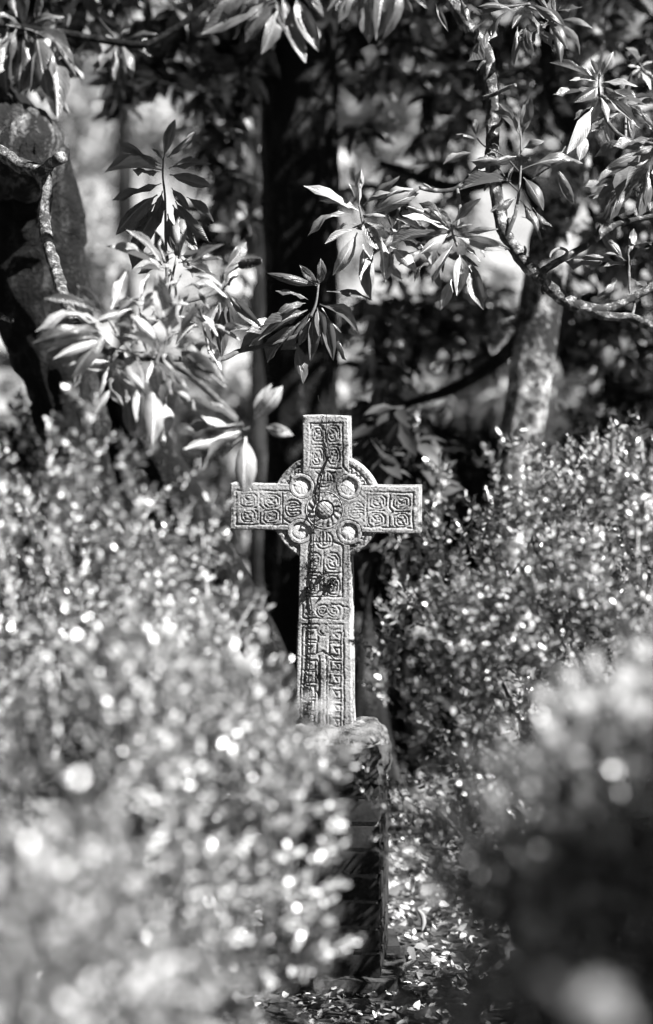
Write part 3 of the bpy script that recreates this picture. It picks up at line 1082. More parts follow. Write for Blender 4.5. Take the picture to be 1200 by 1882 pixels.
def add_leaf(parent, B, T, wf=.3, pale=False, facing=None, r=random):
    X = T - B
    L = X.length
    X = X.normalized()
    if facing == 'c':
        Nn = TOC + Vector((r.gauss(0, .2), 0, r.gauss(0, .2)))
    elif facing == 'd':
        Nn = Vector((-.8 + r.gauss(0, .15), -.55, .1 + r.gauss(0, .2)))
    else:
        Nn = TOC * .75 + UPV * r.uniform(.3, .9) + Vector((r.gauss(0, .45), r.gauss(0, .2), r.gauss(0, .25)))
    Y = Nn.cross(X).normalized()
    Z = X.cross(Y)
    pool = LEAVES_LIT if pale else LEAVES
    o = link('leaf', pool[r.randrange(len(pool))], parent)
    wf = min(.40, max(.18, wf * .78))
    M = Matrix(((X.x * L, Y.x * L * wf, Z.x * L, B.x), (X.y * L, Y.y * L * wf, Z.y * L, B.y), (X.z * L, Y.z * L * wf, Z.z * L, B.z), (0, 0, 0, 1)))
    o.matrix_world = M
    return o


def whorl(branch, ox, oy, k, d, leaves, stem, pale=False, seed=0, sr=.0045, depth=.55, stem_d=None):
    """a cluster of leaves; pixel lists are in an enlargement that starts at (ox, oy) with scale k"""
    r = random.Random(seed)
    g = Geo()
    sp = [P(ox + x / k, oy + y / k, dd) for x, y, dd in [(a[0], a[1], a[2] if len(a) > 2 else d) for a in stem]]
    tube(g, sp, np.linspace(sr, sr * .6, len(sp)), 6, 4, .15, 60, seed)
    w = g.build('leaf_whorl', M_STEM, branch)
    axis = sp[-1]
    for lf in leaves:
        x0, y0, x1, y1 = lf[:4]
        wf = lf[4] if len(lf) > 4 else .3
        fl = lf[5] if len(lf) > 5 else None
        B = P(ox + x0 / k, oy + y0 / k, d)
        span = math.hypot(x1 - x0, y1 - y0) / k
        lr = max(0.0, 92 * 6.9 / d - span) if span < 92 * 6.9 / d else 0
        dz = r.choice((-1, 1)) * r.uniform(.1, depth) * (span + .6 * lr) * d / FPX
        if r.random() < .62:
            dz = -abs(dz)
        T = P(ox + x1 / k, oy + y1 / k, d + dz)
        # the petiole starts on the stem when it is near
        add_leaf(w, B, T, wf, pale and r.random() < .75, fl, r)
    return w


def wood(branch, pts, radii, mat=M_LICHEN, name='branch_wood', sides=12, rough=.24, per=7, freq=40):
    g = Geo()
    tube(g, [P(*p) for p in pts], radii, sides, per, rough, freq, len(pts))
    return g.build(name, mat, branch)


# --- left branch
BL = thing('rhododendron_branch', 'left lichen-crusted branch with the bright leaf clusters left of the cross', 'branch', (0, 0, 0), 0, 'leafy branches hanging into view')
mm = 6.9 / FPX
wood(BL, [(-60, 250, 7.0), (0, 280, 6.98), (40, 305, 6.95), (78, 318, 6.92), (86, 350, 6.9), (80, 400, 6.88), (88, 450, 6.8), (105, 505, 6.7), (122, 560, 6.55), (150, 610, 6.4), (215, 650, 6.25), (290, 655, 6.2)],
     [13 * mm, 13 * mm, 14 * mm, 13 * mm, 11 * mm, 12 * mm, 12 * mm, 12 * mm, 11 * mm, 10 * mm, 9 * mm, 7 * mm])
wood(BL, [(78, 318, 6.92), (95, 300, 6.88), (113, 290, 6.8)], [12 * mm, 10 * mm, 12 * mm])
wood(BL, [(-40, 560, 7.0), (-5, 578, 6.95), (22, 590, 6.9)], [6 * mm, 6 * mm, 5 * mm])
wood(BL, [(290, 655, 6.2), (350, 662, 6.5), (405, 660, 6.8), (440, 645, 6.88), (475, 638, 6.9), (540, 620, 6.9), (575, 600, 6.9)], [5.5 * mm, 5 * mm, 4.5 * mm, 4.5 * mm, 4.5 * mm, 4 * mm, 3.5 * mm], M_TWIG)
wood(BL, [(215, 650, 6.25), (270, 600, 6.6), (305, 530, 6.85), (306, 470, 6.95)], [6 * mm, 5 * mm, 4 * mm, 4 * mm], M_TWIG)
wood(BL, [(290, 655, 6.2), (350, 690, 6.0), (410, 745, 5.92), (448, 785, 5.9)], [6 * mm, 5 * mm, 5 * mm, 5 * mm], M_TWIG)
wood(BL, [(270, 600, 6.6), (330, 560, 6.6), (390, 540, 6.65), (412, 520, 6.7)], [5 * mm, 4 * mm, 4 * mm, 4 * mm], M_TWIG)
A_ = [(645, 300, 690, 148, .34, 'c'), (655, 300, 775, 193, .25), (640, 308, 598, 262, .35), (636, 325, 465, 228, .22), (636, 335, 475, 285, .22), (640, 352, 410, 358, .24), (630, 356, 520, 345, .2),
      (665, 343, 832, 325, .3, 'c'), (668, 366, 834, 412, .36, 'c'), (636, 402, 438, 468, .2), (620, 445, 455, 605, .34, 'c'), (640, 430, 615, 582, .36, 'c'), (675, 418, 748, 510, .36, 'c'), (735, 455, 842, 552, .3),
      (690, 470, 822, 630, .3), (620, 470, 500, 600, .3), (680, 485, 758, 630, .36, 'c'), (635, 480, 510, 690, .38, 'c'), (660, 520, 705, 700, .36, 'c'), (600, 520, 520, 740, .34), (690, 560, 780, 680, .36)]
whorl(BL, 0, 150, 2.143, 6.95, A_, [(655, 690), (652, 600), (650, 460), (641, 370), (643, 300)], seed=1, depth=.35)
B_ = [(690, 290, 500, 110, .24), (690, 270, 640, 110, .36, 'c'), (760, 250, 755, 50, .34, 'c'), (690, 300, 400, 190, .22), (750, 270, 960, 250, .28), (680, 310, 530, 300, .24), (800, 280, 970, 180, .22),
      (780, 390, 985, 435, .26), (820, 340, 960, 380, .26), (770, 320, 720, 400, .3), (840, 400, 900, 490, .3), (820, 520, 930, 600, .3), (830, 500, 940, 620, .3), (640, 470, 520, 440, .25), (650, 510, 530, 470, .25),
      (780, 300, 880, 320, .3), (760, 350, 640, 420, .3), (800, 420, 760, 530, .3)]
whorl(BL, 40, 380, 2.609, 6.35, B_, [(700, 560), (740, 420), (710, 300)], True, seed=2)
C1_ = [(395, 500, 265, 372, .4, 'c'), (380, 505, 105, 440, .26), (430, 490, 500, 310, .36, 'c'), (390, 570, 65, 600, .22), (390, 600, 50, 655, .24), (380, 620, 100, 715, .2), (390, 640, 150, 730, .22), (410, 600, 240, 820, .36, 'c'),
       (370, 570, 240, 510, .3), (440, 560, 540, 560, .25), (440, 580, 550, 600, .25), (430, 600, 560, 660, .25), (450, 520, 560, 470, .25)]
whorl(BL, 40, 380, 2.609, 6.0, C1_, [(560, 740), (480, 640), (415, 540)], True, seed=3)
C2_ = [(700, 620, 650, 320, .38, 'c'), (660, 650, 525, 520, .4, 'c'), (660, 700, 490, 615, .32), (690, 690, 885, 622, .3), (760, 680, 990, 868, .42, 'c'), (490, 690, 585, 870, .4, 'c'), (625, 740, 650, 905, .5, 'c'), (690, 700, 740, 795, .35),
       (625, 850, 625, 1145, .36, 'c'), (700, 880, 680, 1150, .32), (500, 880, 525, 1100, .4, 'c'), (740, 880, 835, 980, .4), (720, 800, 800, 890, .3), (430, 870, 350, 1000, .34), (800, 660, 920, 660, .3), (700, 640, 760, 420, .3),
       (560, 860, 560, 1060, .38, 'c'), (660, 760, 720, 900, .4), (760, 620, 850, 470, .3), (600, 640, 560, 520, .3)]
whorl(BL, 40, 380, 2.609, 5.95, C2_, [(640, 760), (660, 700), (690, 640)], True, seed=4)
Bud_ = [(978, 300, 1078, 168, .42, 'c'), (975, 390, 1042, 330, .5), (980, 410, 1155, 585, .28), (980, 410, 1060, 515, .22), (950, 460, 958, 722, .3, 'c'), (985, 470, 1000, 605, .25), (960, 460, 1020, 560, .2), (945, 460, 915, 640, .25), (990, 300, 960, 370, .4)]
wB = whorl(BL, 40, 380, 2.609, 6.7, Bud_, [(972, 366), (970, 400), (975, 330), (1050, 280)], seed=5)
g = Geo()
for k in range(170):
    a, u = k * 2.39996, (k + .5) / 170
    c0 = P(40 + 1040 / 2.609, 380 + 282 / 2.609, 6.7)
    axd = Vector((.96, -.1, .22)).normalized()
    e1 = axd.cross(Vector((0, 1, 0))).normalized()
    e2 = axd.cross(e1)
    rad = .0145 * math.sin(math.pi * min(1, .12 + u * .9)) ** .6
    dirv = e1 * math.cos(a) + e2 * math.sin(a)
    p = c0 + axd * (u * .062) + dirv * rad * .6
    scatter(g, BOX_V, BOX_Q, np.array([p]), np.array([dirv * .8 + axd * .7]), np.array([axd - dirv * .4]), np.array([.0105]), np.array([.007]), np.array([.008]))
tube(g, [P(40 + 1040 / 2.609, 380 + 282 / 2.609, 6.7), P(40 + 1040 / 2.609, 380 + 282 / 2.609, 6.7) + Vector((.06, -.006, .014))], [.009, .004], 8, 4)
g.build('flower_bud', M_BUD, wB)
D_ = [(955, 1350, 755, 1245, .42, 'c'), (945, 1365, 725, 1362, .3), (945, 1375, 722, 1448, .4, 'c'), (950, 1395, 795, 1528, .34), (955, 1400, 870, 1490, .4), (968, 1400, 962, 1632, .46, 'c'), (1005, 1330, 1112, 1200, .5, 'c'), (1000, 1325, 1070, 1190, .4),
      (1040, 1355, 1155, 1392, .5, 'c'), (950, 1350, 830, 1260, .35), (950, 1380, 800, 1480, .3)]
whorl(BL, 0, 150, 2.143, 5.9, D_, [(930, 1330), (960, 1370), (1000, 1345)], True, seed=6, depth=.3)
G_ = [(330, 565, 118, 512, .22), (335, 565, 255, 478, .4, 'c'), (335, 560, 345, 450, .45, 'c'), (290, 625, 152, 588, .24), (370, 590, 566, 628, .22), (340, 645, 504, 768, .3), (350, 660, 457, 884, .3), (355, 680, 398, 884, .32, 'c'), (330, 660, 352, 818, .36, 'c'),
      (245, 810, 270, 982, .4, 'c'), (300, 680, 175, 838, .42, 'd'), (260, 720, 118, 892, .4, 'd'), (280, 640, 150, 700, .34), (270, 690, 25, 762, .3), (220, 720, -5, 850, .3), (310, 690, 300, 890, .3), (330, 580, 300, 540, .3), (290, 670, 80, 800, .34), (300, 700, 250, 820, .36)]
whorl(BL, 440, 280, 2.308, 6.9, G_, [(300, 700), (318, 660), (328, 620), (335, 560)], seed=7, depth=.4)

# --- right branch
BR = thing('rhododendron_branch', 'long curved lichen-spotted branch sweeping down the right side above the cross', 'branch', (0, 0, 0), 0, 'leafy branches hanging into view')
wood(BR, [(800, -40, 7.05), (838, 15, 7.02), (862, 50, 7.0), (893, 95, 6.98), (902, 160, 6.96), (905, 230, 6.94), (905, 300, 6.92), (913, 360, 6.9), (925, 420, 6.88), (955, 470, 6.86), (990, 510, 6.85), (1035, 548, 6.85), (1085, 568, 6.86), (1130, 562, 6.88), (1175, 540, 6.9), (1230, 510, 6.92)],
     [13 * mm, 13 * mm, 12 * mm, 12 * mm, 12 * mm, 12 * mm, 13 * mm, 12 * mm, 12 * mm, 12 * mm, 13 * mm, 13 * mm, 11 * mm, 8 * mm, 8 * mm, 7 * mm], sides=12)
wood(BR, [(1085, 568, 6.86), (1110, 580, 6.86), (1160, 584, 6.86), (1185, 595, 6.84), (1230, 615, 6.82)], [9 * mm, 8 * mm, 8 * mm, 9 * mm, 8 * mm])
wood(BR, [(990, 503, 6.85), (1030, 478, 6.85), (1080, 450, 6.86), (1120, 420, 6.88), (1150, 408, 6.9), (1230, 392, 6.92)], [7 * mm, 6.5 * mm, 6.5 * mm, 6 * mm, 5 * mm, 5 * mm])
wood(BR, [(1036, 476, 6.84), (1042, 462, 6.82), (1028, 456, 6.8), (1014, 464, 6.78), (1010, 474, 6.77)], [3.5 * mm, 3 * mm, 2.5 * mm, 2.5 * mm, 2 * mm], M_STEM)
wood(BR, [(886, 180, 6.94), (910, 172, 6.92), (930, 162, 6.9), (948, 156, 6.88)], [3.5 * mm, 4 * mm, 3.5 * mm, 3.5 * mm])
wood(BR, [(903, 275, 6.92), (880, 305, 6.9), (840, 345, 6.9), (800, 350, 6.88), (770, 345, 6.86)], [4 * mm, 4 * mm, 4 * mm, 4 * mm, 3.5 * mm])
wood(BR, [(840, 345, 6.9), (845, 380, 6.88), (840, 420, 6.86)], [3.5 * mm, 3 * mm, 3 * mm], M_STEM)
wood(BR, [(796, 350, 6.88), (786, 342, 6.87), (778, 338, 6.86)], [3 * mm, 2.5 * mm, 2 * mm], M_STEM)
wood(BR, [(770, 345, 6.86), (720, 385, 6.88), (668, 398, 6.9)], [3.5 * mm, 3 * mm, 3 * mm], M_STEM)
wood(BR, [(890, 20, 7.0), (930, 12, 6.9), (972, 8, 6.8)], [5 * mm, 4 * mm, 4 * mm], M_TWIG)
wood(BR, [(925, 440, 6.88), (932, 430, 6.86), (945, 400, 6.86), (950, 378, 6.88)], [4 * mm, 4 * mm, 3.5 * mm, 3.5 * mm], M_TWIG)
for k_, tw in enumerate([[(905, 235, 6.93), (918, 228, 6.9), (924, 216, 6.9)], [(958, 474, 6.86), (966, 462, 6.84), (964, 452, 6.83)], [(1060, 556, 6.85), (1066, 545, 6.84), (1075, 540, 6.84)], [(896, 110, 6.97), (884, 118, 6.95), (876, 130, 6.94)],
                         [(1100, 436, 6.87), (1098, 424, 6.86), (1103, 414, 6.86)], [(1000, 520, 6.85), (996, 532, 6.84), (999, 541, 6.84)], [(908, 330, 6.91), (896, 338, 6.89), (890, 350, 6.88)]]):
    wood(BR, tw, [4.5 * mm, 3 * mm, 1.8 * mm], name='twig', sides=6)
wood(BR, [(1160, 584, 6.86), (1166, 560, 6.9), (1158, 535, 6.95), (1156, 500, 7.0)], [3 * mm, 2.6 * mm, 2.6 * mm, 2.6 * mm], M_TWIG)
E_ = [(510, 250, 272, 142, .24), (500, 245, 338, 205, .22), (475, 262, 288, 357, .24), (500, 320, 362, 388, .26), (508, 225, 518, 72, .34, 'c'), (525, 225, 680, 100, .26), (565, 255, 762, 172, .36, 'c'), (600, 210, 736, 155, .3), (525, 285, 597, 418, .5, 'c'), (500, 340, 396, 522, .36, 'c'),
      (525, 390, 545, 612, .38, 'c'), (600, 360, 620, 550, .34, 'c'), (640, 400, 752, 508, .42, 'c'), (585, 315, 700, 375, .36), (660, 280, 784, 338, .34), (640, 420, 690, 542, .34), (545, 190, 640, 170, .3), (570, 420, 560, 630, .3), (510, 300, 420, 340, .25), (490, 200, 462, 130, .4), (530, 280, 620, 270, .3)]
whorl(BR, 440, 280, 2.308, 6.9, E_, [(530, 330), (515, 262), (508, 225)], True, seed=8, depth=.4)
F_ = [(890, 330, 690, 268, .25), (880, 345, 640, 388, .26), (885, 345, 764, 432, .36, 'c'), (890, 325, 760, 215, .28), (900, 300, 845, 235, .34), (905, 300, 1025, 195, .34, 'c'), (910, 320, 990, 305, .36), (920, 355, 1148, 410, .3), (945, 345, 1098, 325, .24), (925, 385, 1022, 465, .4),
      (935, 430, 922, 610, .42, 'c'), (900, 540, 850, 672, .4, 'c'), (905, 395, 818, 555, .3), (985, 460, 1036, 668, .4, 'c'), (1000, 390, 1035, 450, .4), (890, 320, 700, 225, .22), (960, 450, 990, 510, .3), (770, 390, 815, 475, .36)]
whorl(BR, 440, 280, 2.308, 6.85, F_, [(925, 400), (905, 350), (898, 305)], True, seed=9, depth=.4)
H_ = [(508, 715, 555, 500, .4, 'c'), (500, 695, 385, 538, .22), (495, 705, 350, 580, .22), (520, 780, 630, 740, .5, 'c'), (490, 820, 242, 845, .3), (512, 890, 832, 858, .22), (272, 715, 265, 620, .5, 'c'), (270, 735, 133, 720, .3), (255, 800, 98, 862, .3), (455, 950, 180, 1000, .26),
      (370, 900, 230, 918, .25), (520, 930, 625, 1105, .42, 'c'), (480, 1035, 345, 1112, .42, 'c'), (468, 1130, 395, 1255, .42, 'c'), (510, 1140, 672, 1190, .3), (570, 1090, 640, 1210, .2), (690, 870, 785, 1075, .3), (420, 1080, 410, 1180, .4), (500, 1050, 615, 1260, .2), (470, 870, 440, 960, .2)]
wH = whorl(BR, 780, 0, 2.857, 6.9, H_, [(485, 1080), (497, 1000), (504, 900), (508, 800), (505, 690)], seed=10, depth=.35)
g = Geo()
q = lambda x, y, d=6.9: P(780 + x / 2.857, y / 2.857, d)
tube(g, [q(500, 1010), q(440, 950), q(370, 850)], [.003, .0025, .002], 5, 4)
tube(g, [q(495, 900), q(420, 820), q(320, 770), q(275, 725)], [.003, .0025, .002, .002], 5, 4)
tube(g, [q(560, 950), q(620, 900), q(680, 860), q(740, 770, 7.0)], [.0028, .0025, .0025, .0025], 5, 4)
g.build('twig', M_TWIG, wH)
K_ = [(1050, 1370, 930, 1215, .36, 'c'), (1060, 1370, 945, 1330, .3), (1070, 1340, 1100, 1200, .34, 'c'), (960, 1370, 735, 1370, .24), (1015, 1385, 840, 1340, .24), (1010, 1470, 900, 1560, .3), (1100, 1290, 1200, 1270, .3), (1085, 1460, 1195, 1520, .3), (1080, 1370, 1180, 1300, .3), (1050, 1390, 940, 1400, .3)]
whorl(BR, 780, 0, 2.857, 7.0, K_, [(1072, 1440), (1075, 1390), (1072, 1340)], seed=11, depth=.4)
L_ = [(540, 90, 668, 248, .34), (640, 100, 752, 258, .34), (540, 130, 565, 315, .36, 'c'), (490, 140, 470, 352, .22), (350, 110, 250, 165, .4, 'd'), (370, 110, 225, 325, .42, 'd'), (440, 60, 355, 195, .36, 'd'), (470, 60, 280, 35, .24), (530, 30, 460, 62, .4), (560, 20, 725, 132, .25), (600, 40, 742, 142, .28),
      (590, 20, 640, 105, .3), (510, 80, 460, 150, .36), (60, 20, 125, 165, .2), (190, -10, 230, 112, .34), (560, 0, 640, -60, .3), (540, 0, 500, -80, .3), (400, 30, 250, -10, .3), (560, 60, 600, 180, .3)]
whorl(BR, 780, 0, 2.857, 6.8, L_, [(400, 40), (480, 30), (555, 20)], seed=12, depth=.4)

# --- branch at the right edge
BE = thing('rhododendron_branch', 'branch at the upper right edge with broad drooping dark leaves', 'branch', (0, 0, 0), 0, 'leafy branches hanging into view')
wood(BE, [(1260, 300, 6.8), (1205, 268, 6.85), (1150, 255, 6.95), (1118, 225, 7.02), (1104, 180, 7.05)], [5 * mm, 5 * mm, 4 * mm, 4 * mm, 3.5 * mm], M_TWIG)
I_ = [(660, 520, 248, 372, .25), (680, 540, 428, 535, .28), (640, 600, 278, 662, .22), (682, 590, 452, 735, .4, 'c'), (682, 540, 542, 400, .34), (690, 490, 615, 335, .42, 'c'), (708, 500, 828, 272, .44, 'c'), (708, 550, 1052, 590, .26), (715, 570, 1152, 765, .22), (720, 640, 978, 955, .26), (740, 650, 1072, 972, .24),
      (712, 680, 780, 915, .3), (760, 850, 802, 1135, .42, 'c'), (695, 690, 600, 935, .46, 'c'), (640, 780, 405, 1205, .34, 'c'), (650, 730, 470, 892, .32), (580, 1020, 520, 1265, .5, 'c'), (760, 690, 922, 680, .4), (700, 580, 765, 605, .5)]
whorl(BE, 960, 40, 4.954, 7.05, I_, [(720, 760), (700, 660), (695, 580), (700, 470)], True, seed=13, depth=.35)
J_ = [(1180, 1060, 825, 1132, .38, 'd'), (1150, 1150, 655, 1228, .32, 'd'), (1150, 1260, 868, 1640, .46, 'd'), (1140, 1290, 795, 1812, .38, 'd'), (960, 1380, 643, 1612, .36, 'c'), (930, 1500, 795, 1812, .34, 'c'), (1160, 1300, 1050, 1775, .34, 'c'), (1190, 1300, 1165, 1725, .34), (1195, 950, 1088, 828, .45, 'c'), (1190, 1000, 1055, 918, .24),
      (1000, 1320, 678, 1462, .3), (1200, 1130, 1000, 1220, .3), (1250, 1100, 1400, 1300, .4), (1220, 1200, 1290, 1600, .4), (1230, 1060, 1380, 1000, .3), (1120, 1180, 760, 1330, .3)]
whorl(BE, 960, 40, 4.954, 6.75, J_, [(1240, 1240), (1215, 1160), (1190, 1060)], seed=14, depth=.35)
Q_ = [(1080, 400, 935, 235, .3), (1080, 390, 1000, 330, .3), (1080, 380, 1140, 300, .3), (1090, 400, 1189, 360, .3), (1080, 420, 960, 400, .3), (1080, 430, 980, 500, .3), (1090, 430, 1200, 500, .3), (1080, 450, 1170, 620, .3), (1070, 420, 1040, 560, .3)]
whorl(BE, 960, 40, 4.954, 7.7, Q_, [(1140, 520), (1100, 440), (1080, 400)], True, seed=15, depth=.4)

# --- branch that hangs in at the top
BT = thing('rhododendron_branch', 'blurred near branch whose broad leaves hang over the top edge left of centre', 'branch', (0, 0, 0), 0, 'leafy branches hanging into view')
wood(BT, [(300, -170, 6.0), (430, -110, 6.05), (520, -60, 6.05), (600, -70, 6.1), (690, -60, 6.15)], [9 * mm, 8 * mm, 7 * mm, 6 * mm, 5 * mm])
N1_ = [(1000, -30, 1088, 224, .28, 'c'), (1050, -20, 1132, 182, .34, 'c'), (970, -10, 715, 122, .42, 'c'), (980, 0, 800, 72, .42, 'c'), (990, 10, 872, 152, .45, 'c'), (1000, 20, 930, 192, .4, 'c'), (980, 0, 1012, 112, .24), (960, -40, 760, 20, .4), (940, -60, 850, 60, .4, 'c'), (1060, -60, 1150, 60, .34)]
whorl(BT, 0, 0, 1.935, 6.05, N1_, [(1020, -118), (1010, -70), (1000, -30)], seed=16, depth=.3)
M1_ = [(200, -80, 190, 155, .42, 'c'), (240, -70, 215, 145, .4, 'c'), (310, -60, 238, 142, .34, 'c'), (150, -70, 78, 85, .34), (80, -60, 92, 70, .42, 'c'), (290, -80, 345, 45, .3), (120, -80, 40, 40, .3), (330, -60, 400, 30, .3)]
whorl(BT, 580, 0, 1.935, 6.1, M1_, [(215, -118), (212, -95), (210, -75)], seed=17, depth=.3)

# --- dark branch at top left, a little behind
BD = thing('rhododendron_branch', 'dark shaded branch across the top left corner with hanging leaves', 'branch', (0, 0, 0), 0, 'leafy branches hanging into view')
md = 8.0 / FPX
wood(BD, [(-80, 20, 7.9), (30, 50, 7.95), (110, 60, 8.0), (180, 72, 8.0), (260, 82, 8.0), (310, 60, 8.0), (360, 25, 8.0), (420, -30, 8.0)], [8 * md, 7 * md, 7 * md, 7 * md, 7 * md, 6 * md, 6 * md, 6 * md], M_TRUNK_DARK)
P1_ = [(90, 110, 66, 335, .42, 'c'), (130, 110, 172, 345, .42, 'c'), (110, 110, 255, 205, .34), (60, 100, 0, 260, .4, 'c'), (30, 100, 25, 340, .4, 'c'), (180, 150, 205, 425, .3), (60, 60, 38, -20, .42), (130, 90, 150, -20, .34), (100, 100, 230, 60, .3), (70, 90, -40, 60, .3), (60, 110, -30, 180, .34), (150, 140, 110, 330, .34), (180, 130, 270, 270, .3)]
whorl(BD, 0, 0, 1.935, 7.9, P1_, [(20, 90), (80, 100), (120, 110)], seed=18, depth=.4)
P2_ = [(400, 150, 330, 260, .3), (420, 150, 300, 140, .3), (430, 150, 470, 280, .34), (440, 140, 540, 200, .3), (410, 140, 350, 60, .3), (430, 130, 450, 30, .3), (450, 140, 560, 120, .3), (410, 160, 400, 290, .3)]
whorl(BD, 0, 0, 1.935, 8.1, P2_, [(480, 155), (450, 150), (430, 145)], seed=19, depth=.5)


# further, less regular clusters that fill the branches
def loose_whorl(branch, px, py, d, n, size, stem, pale, seed):
    r = random.Random(seed)
    lv = []
    a0 = r.uniform(0, 360)
    for i in range(n):
        a = math.radians(a0 + i * 137.5 + r.uniform(-18, 18))
        s_ = size * r.uniform(.5, 1.15) * (1.0 if math.sin(a) > -.3 else .8)
        st = s_ * r.uniform(.08, .2)
        dy = r.uniform(-8, 22)
        lv.append((px + st * math.cos(a), py + dy - st * math.sin(a) * -1, px + s_ * math.cos(a), py + dy + s_ * math.sin(a) * r.uniform(.55, 1) + s_ * .12, r.uniform(.2, .34), r.choice(['c', None, None, 'd'])))
    whorl(branch, 0, 0, 1.0, d, lv, stem + [(px, py)], pale, seed, depth=.6)


loose_whorl(BL, 255, 560, 6.2, 13, 85, [(270, 640)], True, 41)
loose_whorl(BL, 372, 590, 6.45, 12, 80, [(385, 650)], True, 42)
loose_whorl(BL, 205, 665, 6.15, 12, 95, [(215, 650)], True, 43)
loose_whorl(BL, 325, 470, 6.75, 10, 80, [(310, 540)], False, 44)
loose_whorl(BR, 722, 425, 7.0, 14, 82, [(735, 375)], False, 45)
loose_whorl(BR, 800, 455, 6.98, 11, 78, [(835, 415)], False, 46)
loose_whorl(BR, 1015, 30, 6.95, 11, 85, [(960, 8)], False, 47)
loose_whorl(BE, 1165, 335, 6.98, 13, 90, [(1180, 262)], False, 48)
loose_whorl(BE, 1150, 190, 7.25, 11, 80, [(1150, 255, 6.95)], False, 49)
loose_whorl(BD, 90, 120, 8.1, 12, 80, [(110, 62)], False, 50)

# ------------------------------------------------------------------ trees behind the cross
def leaf_cloud(geo, c, rad, n, leaf, seed, nleaf=9, droop=.35):
    """whorls of long leaves spread through an ellipsoid"""
    r = np.random.default_rng(seed)
    p = norm(r.normal(size=(n, 3))) * r.random((n, 1)) ** .45 * np.asarray(rad) + np.asarray(c)
    ax = norm(r.normal(size=(n, 3)) * .5 + np.array([0, 0, 1.0]))
    a = norm(np.cross(ax, r.normal(size=(n, 3))))
    b = np.cross(ax, a)
    for k in range(nleaf):
        th = k * 2.4 + r.normal(size=n) * .3
        perp = a * np.cos(th)[:, None] + b * np.sin(th)[:, None]
        el = .5 - 1.3 * k / nleaf
        X = perp + ax * (el + r.normal(size=n) * .25)[:, None] - np.array([0, 0, droop])
        Nn = ax * .8 + r.normal(size=(n, 3)) * .35 + perp * .3
        L = leaf * r.uniform(.7, 1.2, n)
        scatter(geo, LONG_V, LONG_Q, p, X, Nn, L, L * r.uniform(.28, .4, n), L)
    return p


def tree(label, trunk, radii, mat, limbs, clouds, leaf=.13, cmat=None, limb_mat=None, name='tree', group='trees behind the cross', sides=18, rough=.1, freq=7, ridge=.12):
    base = P(*trunk[0])
    t = thing(name, label, 'tree', (base.x, base.y, 0), 0, group)
    off = np.array([base.x, base.y, 0])
    g = Geo()
    pts = [np.array(P(*p)) for p in trunk]
    pts[0][2] = -.05
    tube(g, pts, radii, sides * 2, 12, rough, freq, len(trunk), ridge=ridge)
    g.build('trunk', mat, t, offset=off)
    for lp, lr in limbs:
        g = Geo()
        tube(g, [P(*p) for p in lp], lr, 24, 9, rough, freq * 1.5, 2.0, ridge=ridge)
        g.build('limb', M_TRUNK_LIMB if lr[0] > .14 else (limb_mat or mat), t, offset=off)
    if clouds:
        g = Geo()
        for i, (c, rad, n) in enumerate(clouds):
            leaf_cloud(g, c, rad, n, leaf, 100 + i + int(abs(base.x) * 50))
            # twigs that carry the leaves
        g.build('crown', cmat or M_BG, t, offset=off, kind='stuff')
    return t


tree('broad straight dark trunk rising directly behind the cross', [(556, 1500, 9.3), (556, 1250, 9.3), (555, 900, 9.3), (552, 500, 9.3), (548, 100, 9.3), (545, -300, 9.3), (540, -800, 9.4)], [.19, .15, .138, .142, .15, .14, .12], M_TRUNK_DARK,
     [([(700, 1450, 8.9), (672, 1250, 8.95), (640, 1050, 9.05), (600, 900, 9.2)], [.075, .06, .055, .05]),
      ([(560, 120, 9.3), (680, 60, 9.4), (860, -40, 9.7)], [.06, .045, .03])],
     [(P(300, 90, 9.6), (.55, .5, .28), 46), (P(440, 230, 9.7), (.14, .3, .42), 18), (P(380, 60, 9.4), (.4, .4, .3), 26), (P(720, 60, 9.8), (.45, .5, .45), 46), (P(560, -120, 9.3), (1.0, .7, .5), 60),
      ((1.6, 8.7, 4.1), (1.0, .8, .9), 200), ((.5, 9.0, 4.8), (1.3, 1.0, .6), 160), ((.32, 6.5, 3.3), (.26, .24, .14), 22), ((-.9, 7.0, 5.6), (1.7, 2.6, .8), 420), ((-1.4, 3.0, 6.0), (1.9, 2.6, .9), 380)], limb_mat=M_TRUNK_MID)  # this row of overhead leaf clouds is added for shade and to block skylight
tree('slender mottled pale trunk leaning to the right behind the right hand shrub', [(890, 1560, 9.0), (930, 1100, 9.0), (950, 860, 9.0), (983, 640, 9.0), (1010, 450, 9.05), (1040, 340, 9.1), (1075, 200, 9.2), (1085, -100, 9.3), (1080, -500, 9.4)], [.1, .085, .082, .08, .078, .07, .06, .05, .04], M_TRUNK_DAPPLED,
     [([(958, 620, 9.0), (905, 670, 9.1), (830, 715, 9.2), (740, 745, 9.4)], [.03, .026, .022, .014]), ([(1010, 440, 9.05), (960, 330, 9.3), (830, 345, 9.6), (700, 300, 9.8)], [.04, .03, .025, .015]), ([(1060, 250, 9.15), (1010, 150, 9.2), (1000, -50, 9.3)], [.04, .03, .02])],
     [(P(860, 120, 10.0), (.4, .5, .45), 52), (P(1080, 60, 9.8), (.5, .5, .45), 56), (P(1130, 330, 9.9), (.3, .4, .4), 34), (P(760, 350, 10.2), (.3, .4, .2), 14), (P(1140, 500, 10.3), (.28, .4, .3), 34), (P(1010, 590, 10.6), (.3, .3, .14), 22), (P(1180, 620, 10.2), (.25, .3, .15), 16),
      ((2.7, 9.6, 3.6), (1.2, 1.1, 1.0), 220), ((3.6, 11.0, 3.2), (1.2, 1.2, 1.0), 140)], sides=16, limb_mat=M_TRUNK_MID, rough=.07, ridge=.06)  # these leaf clouds, out of view, are added to shade trunks and bushes
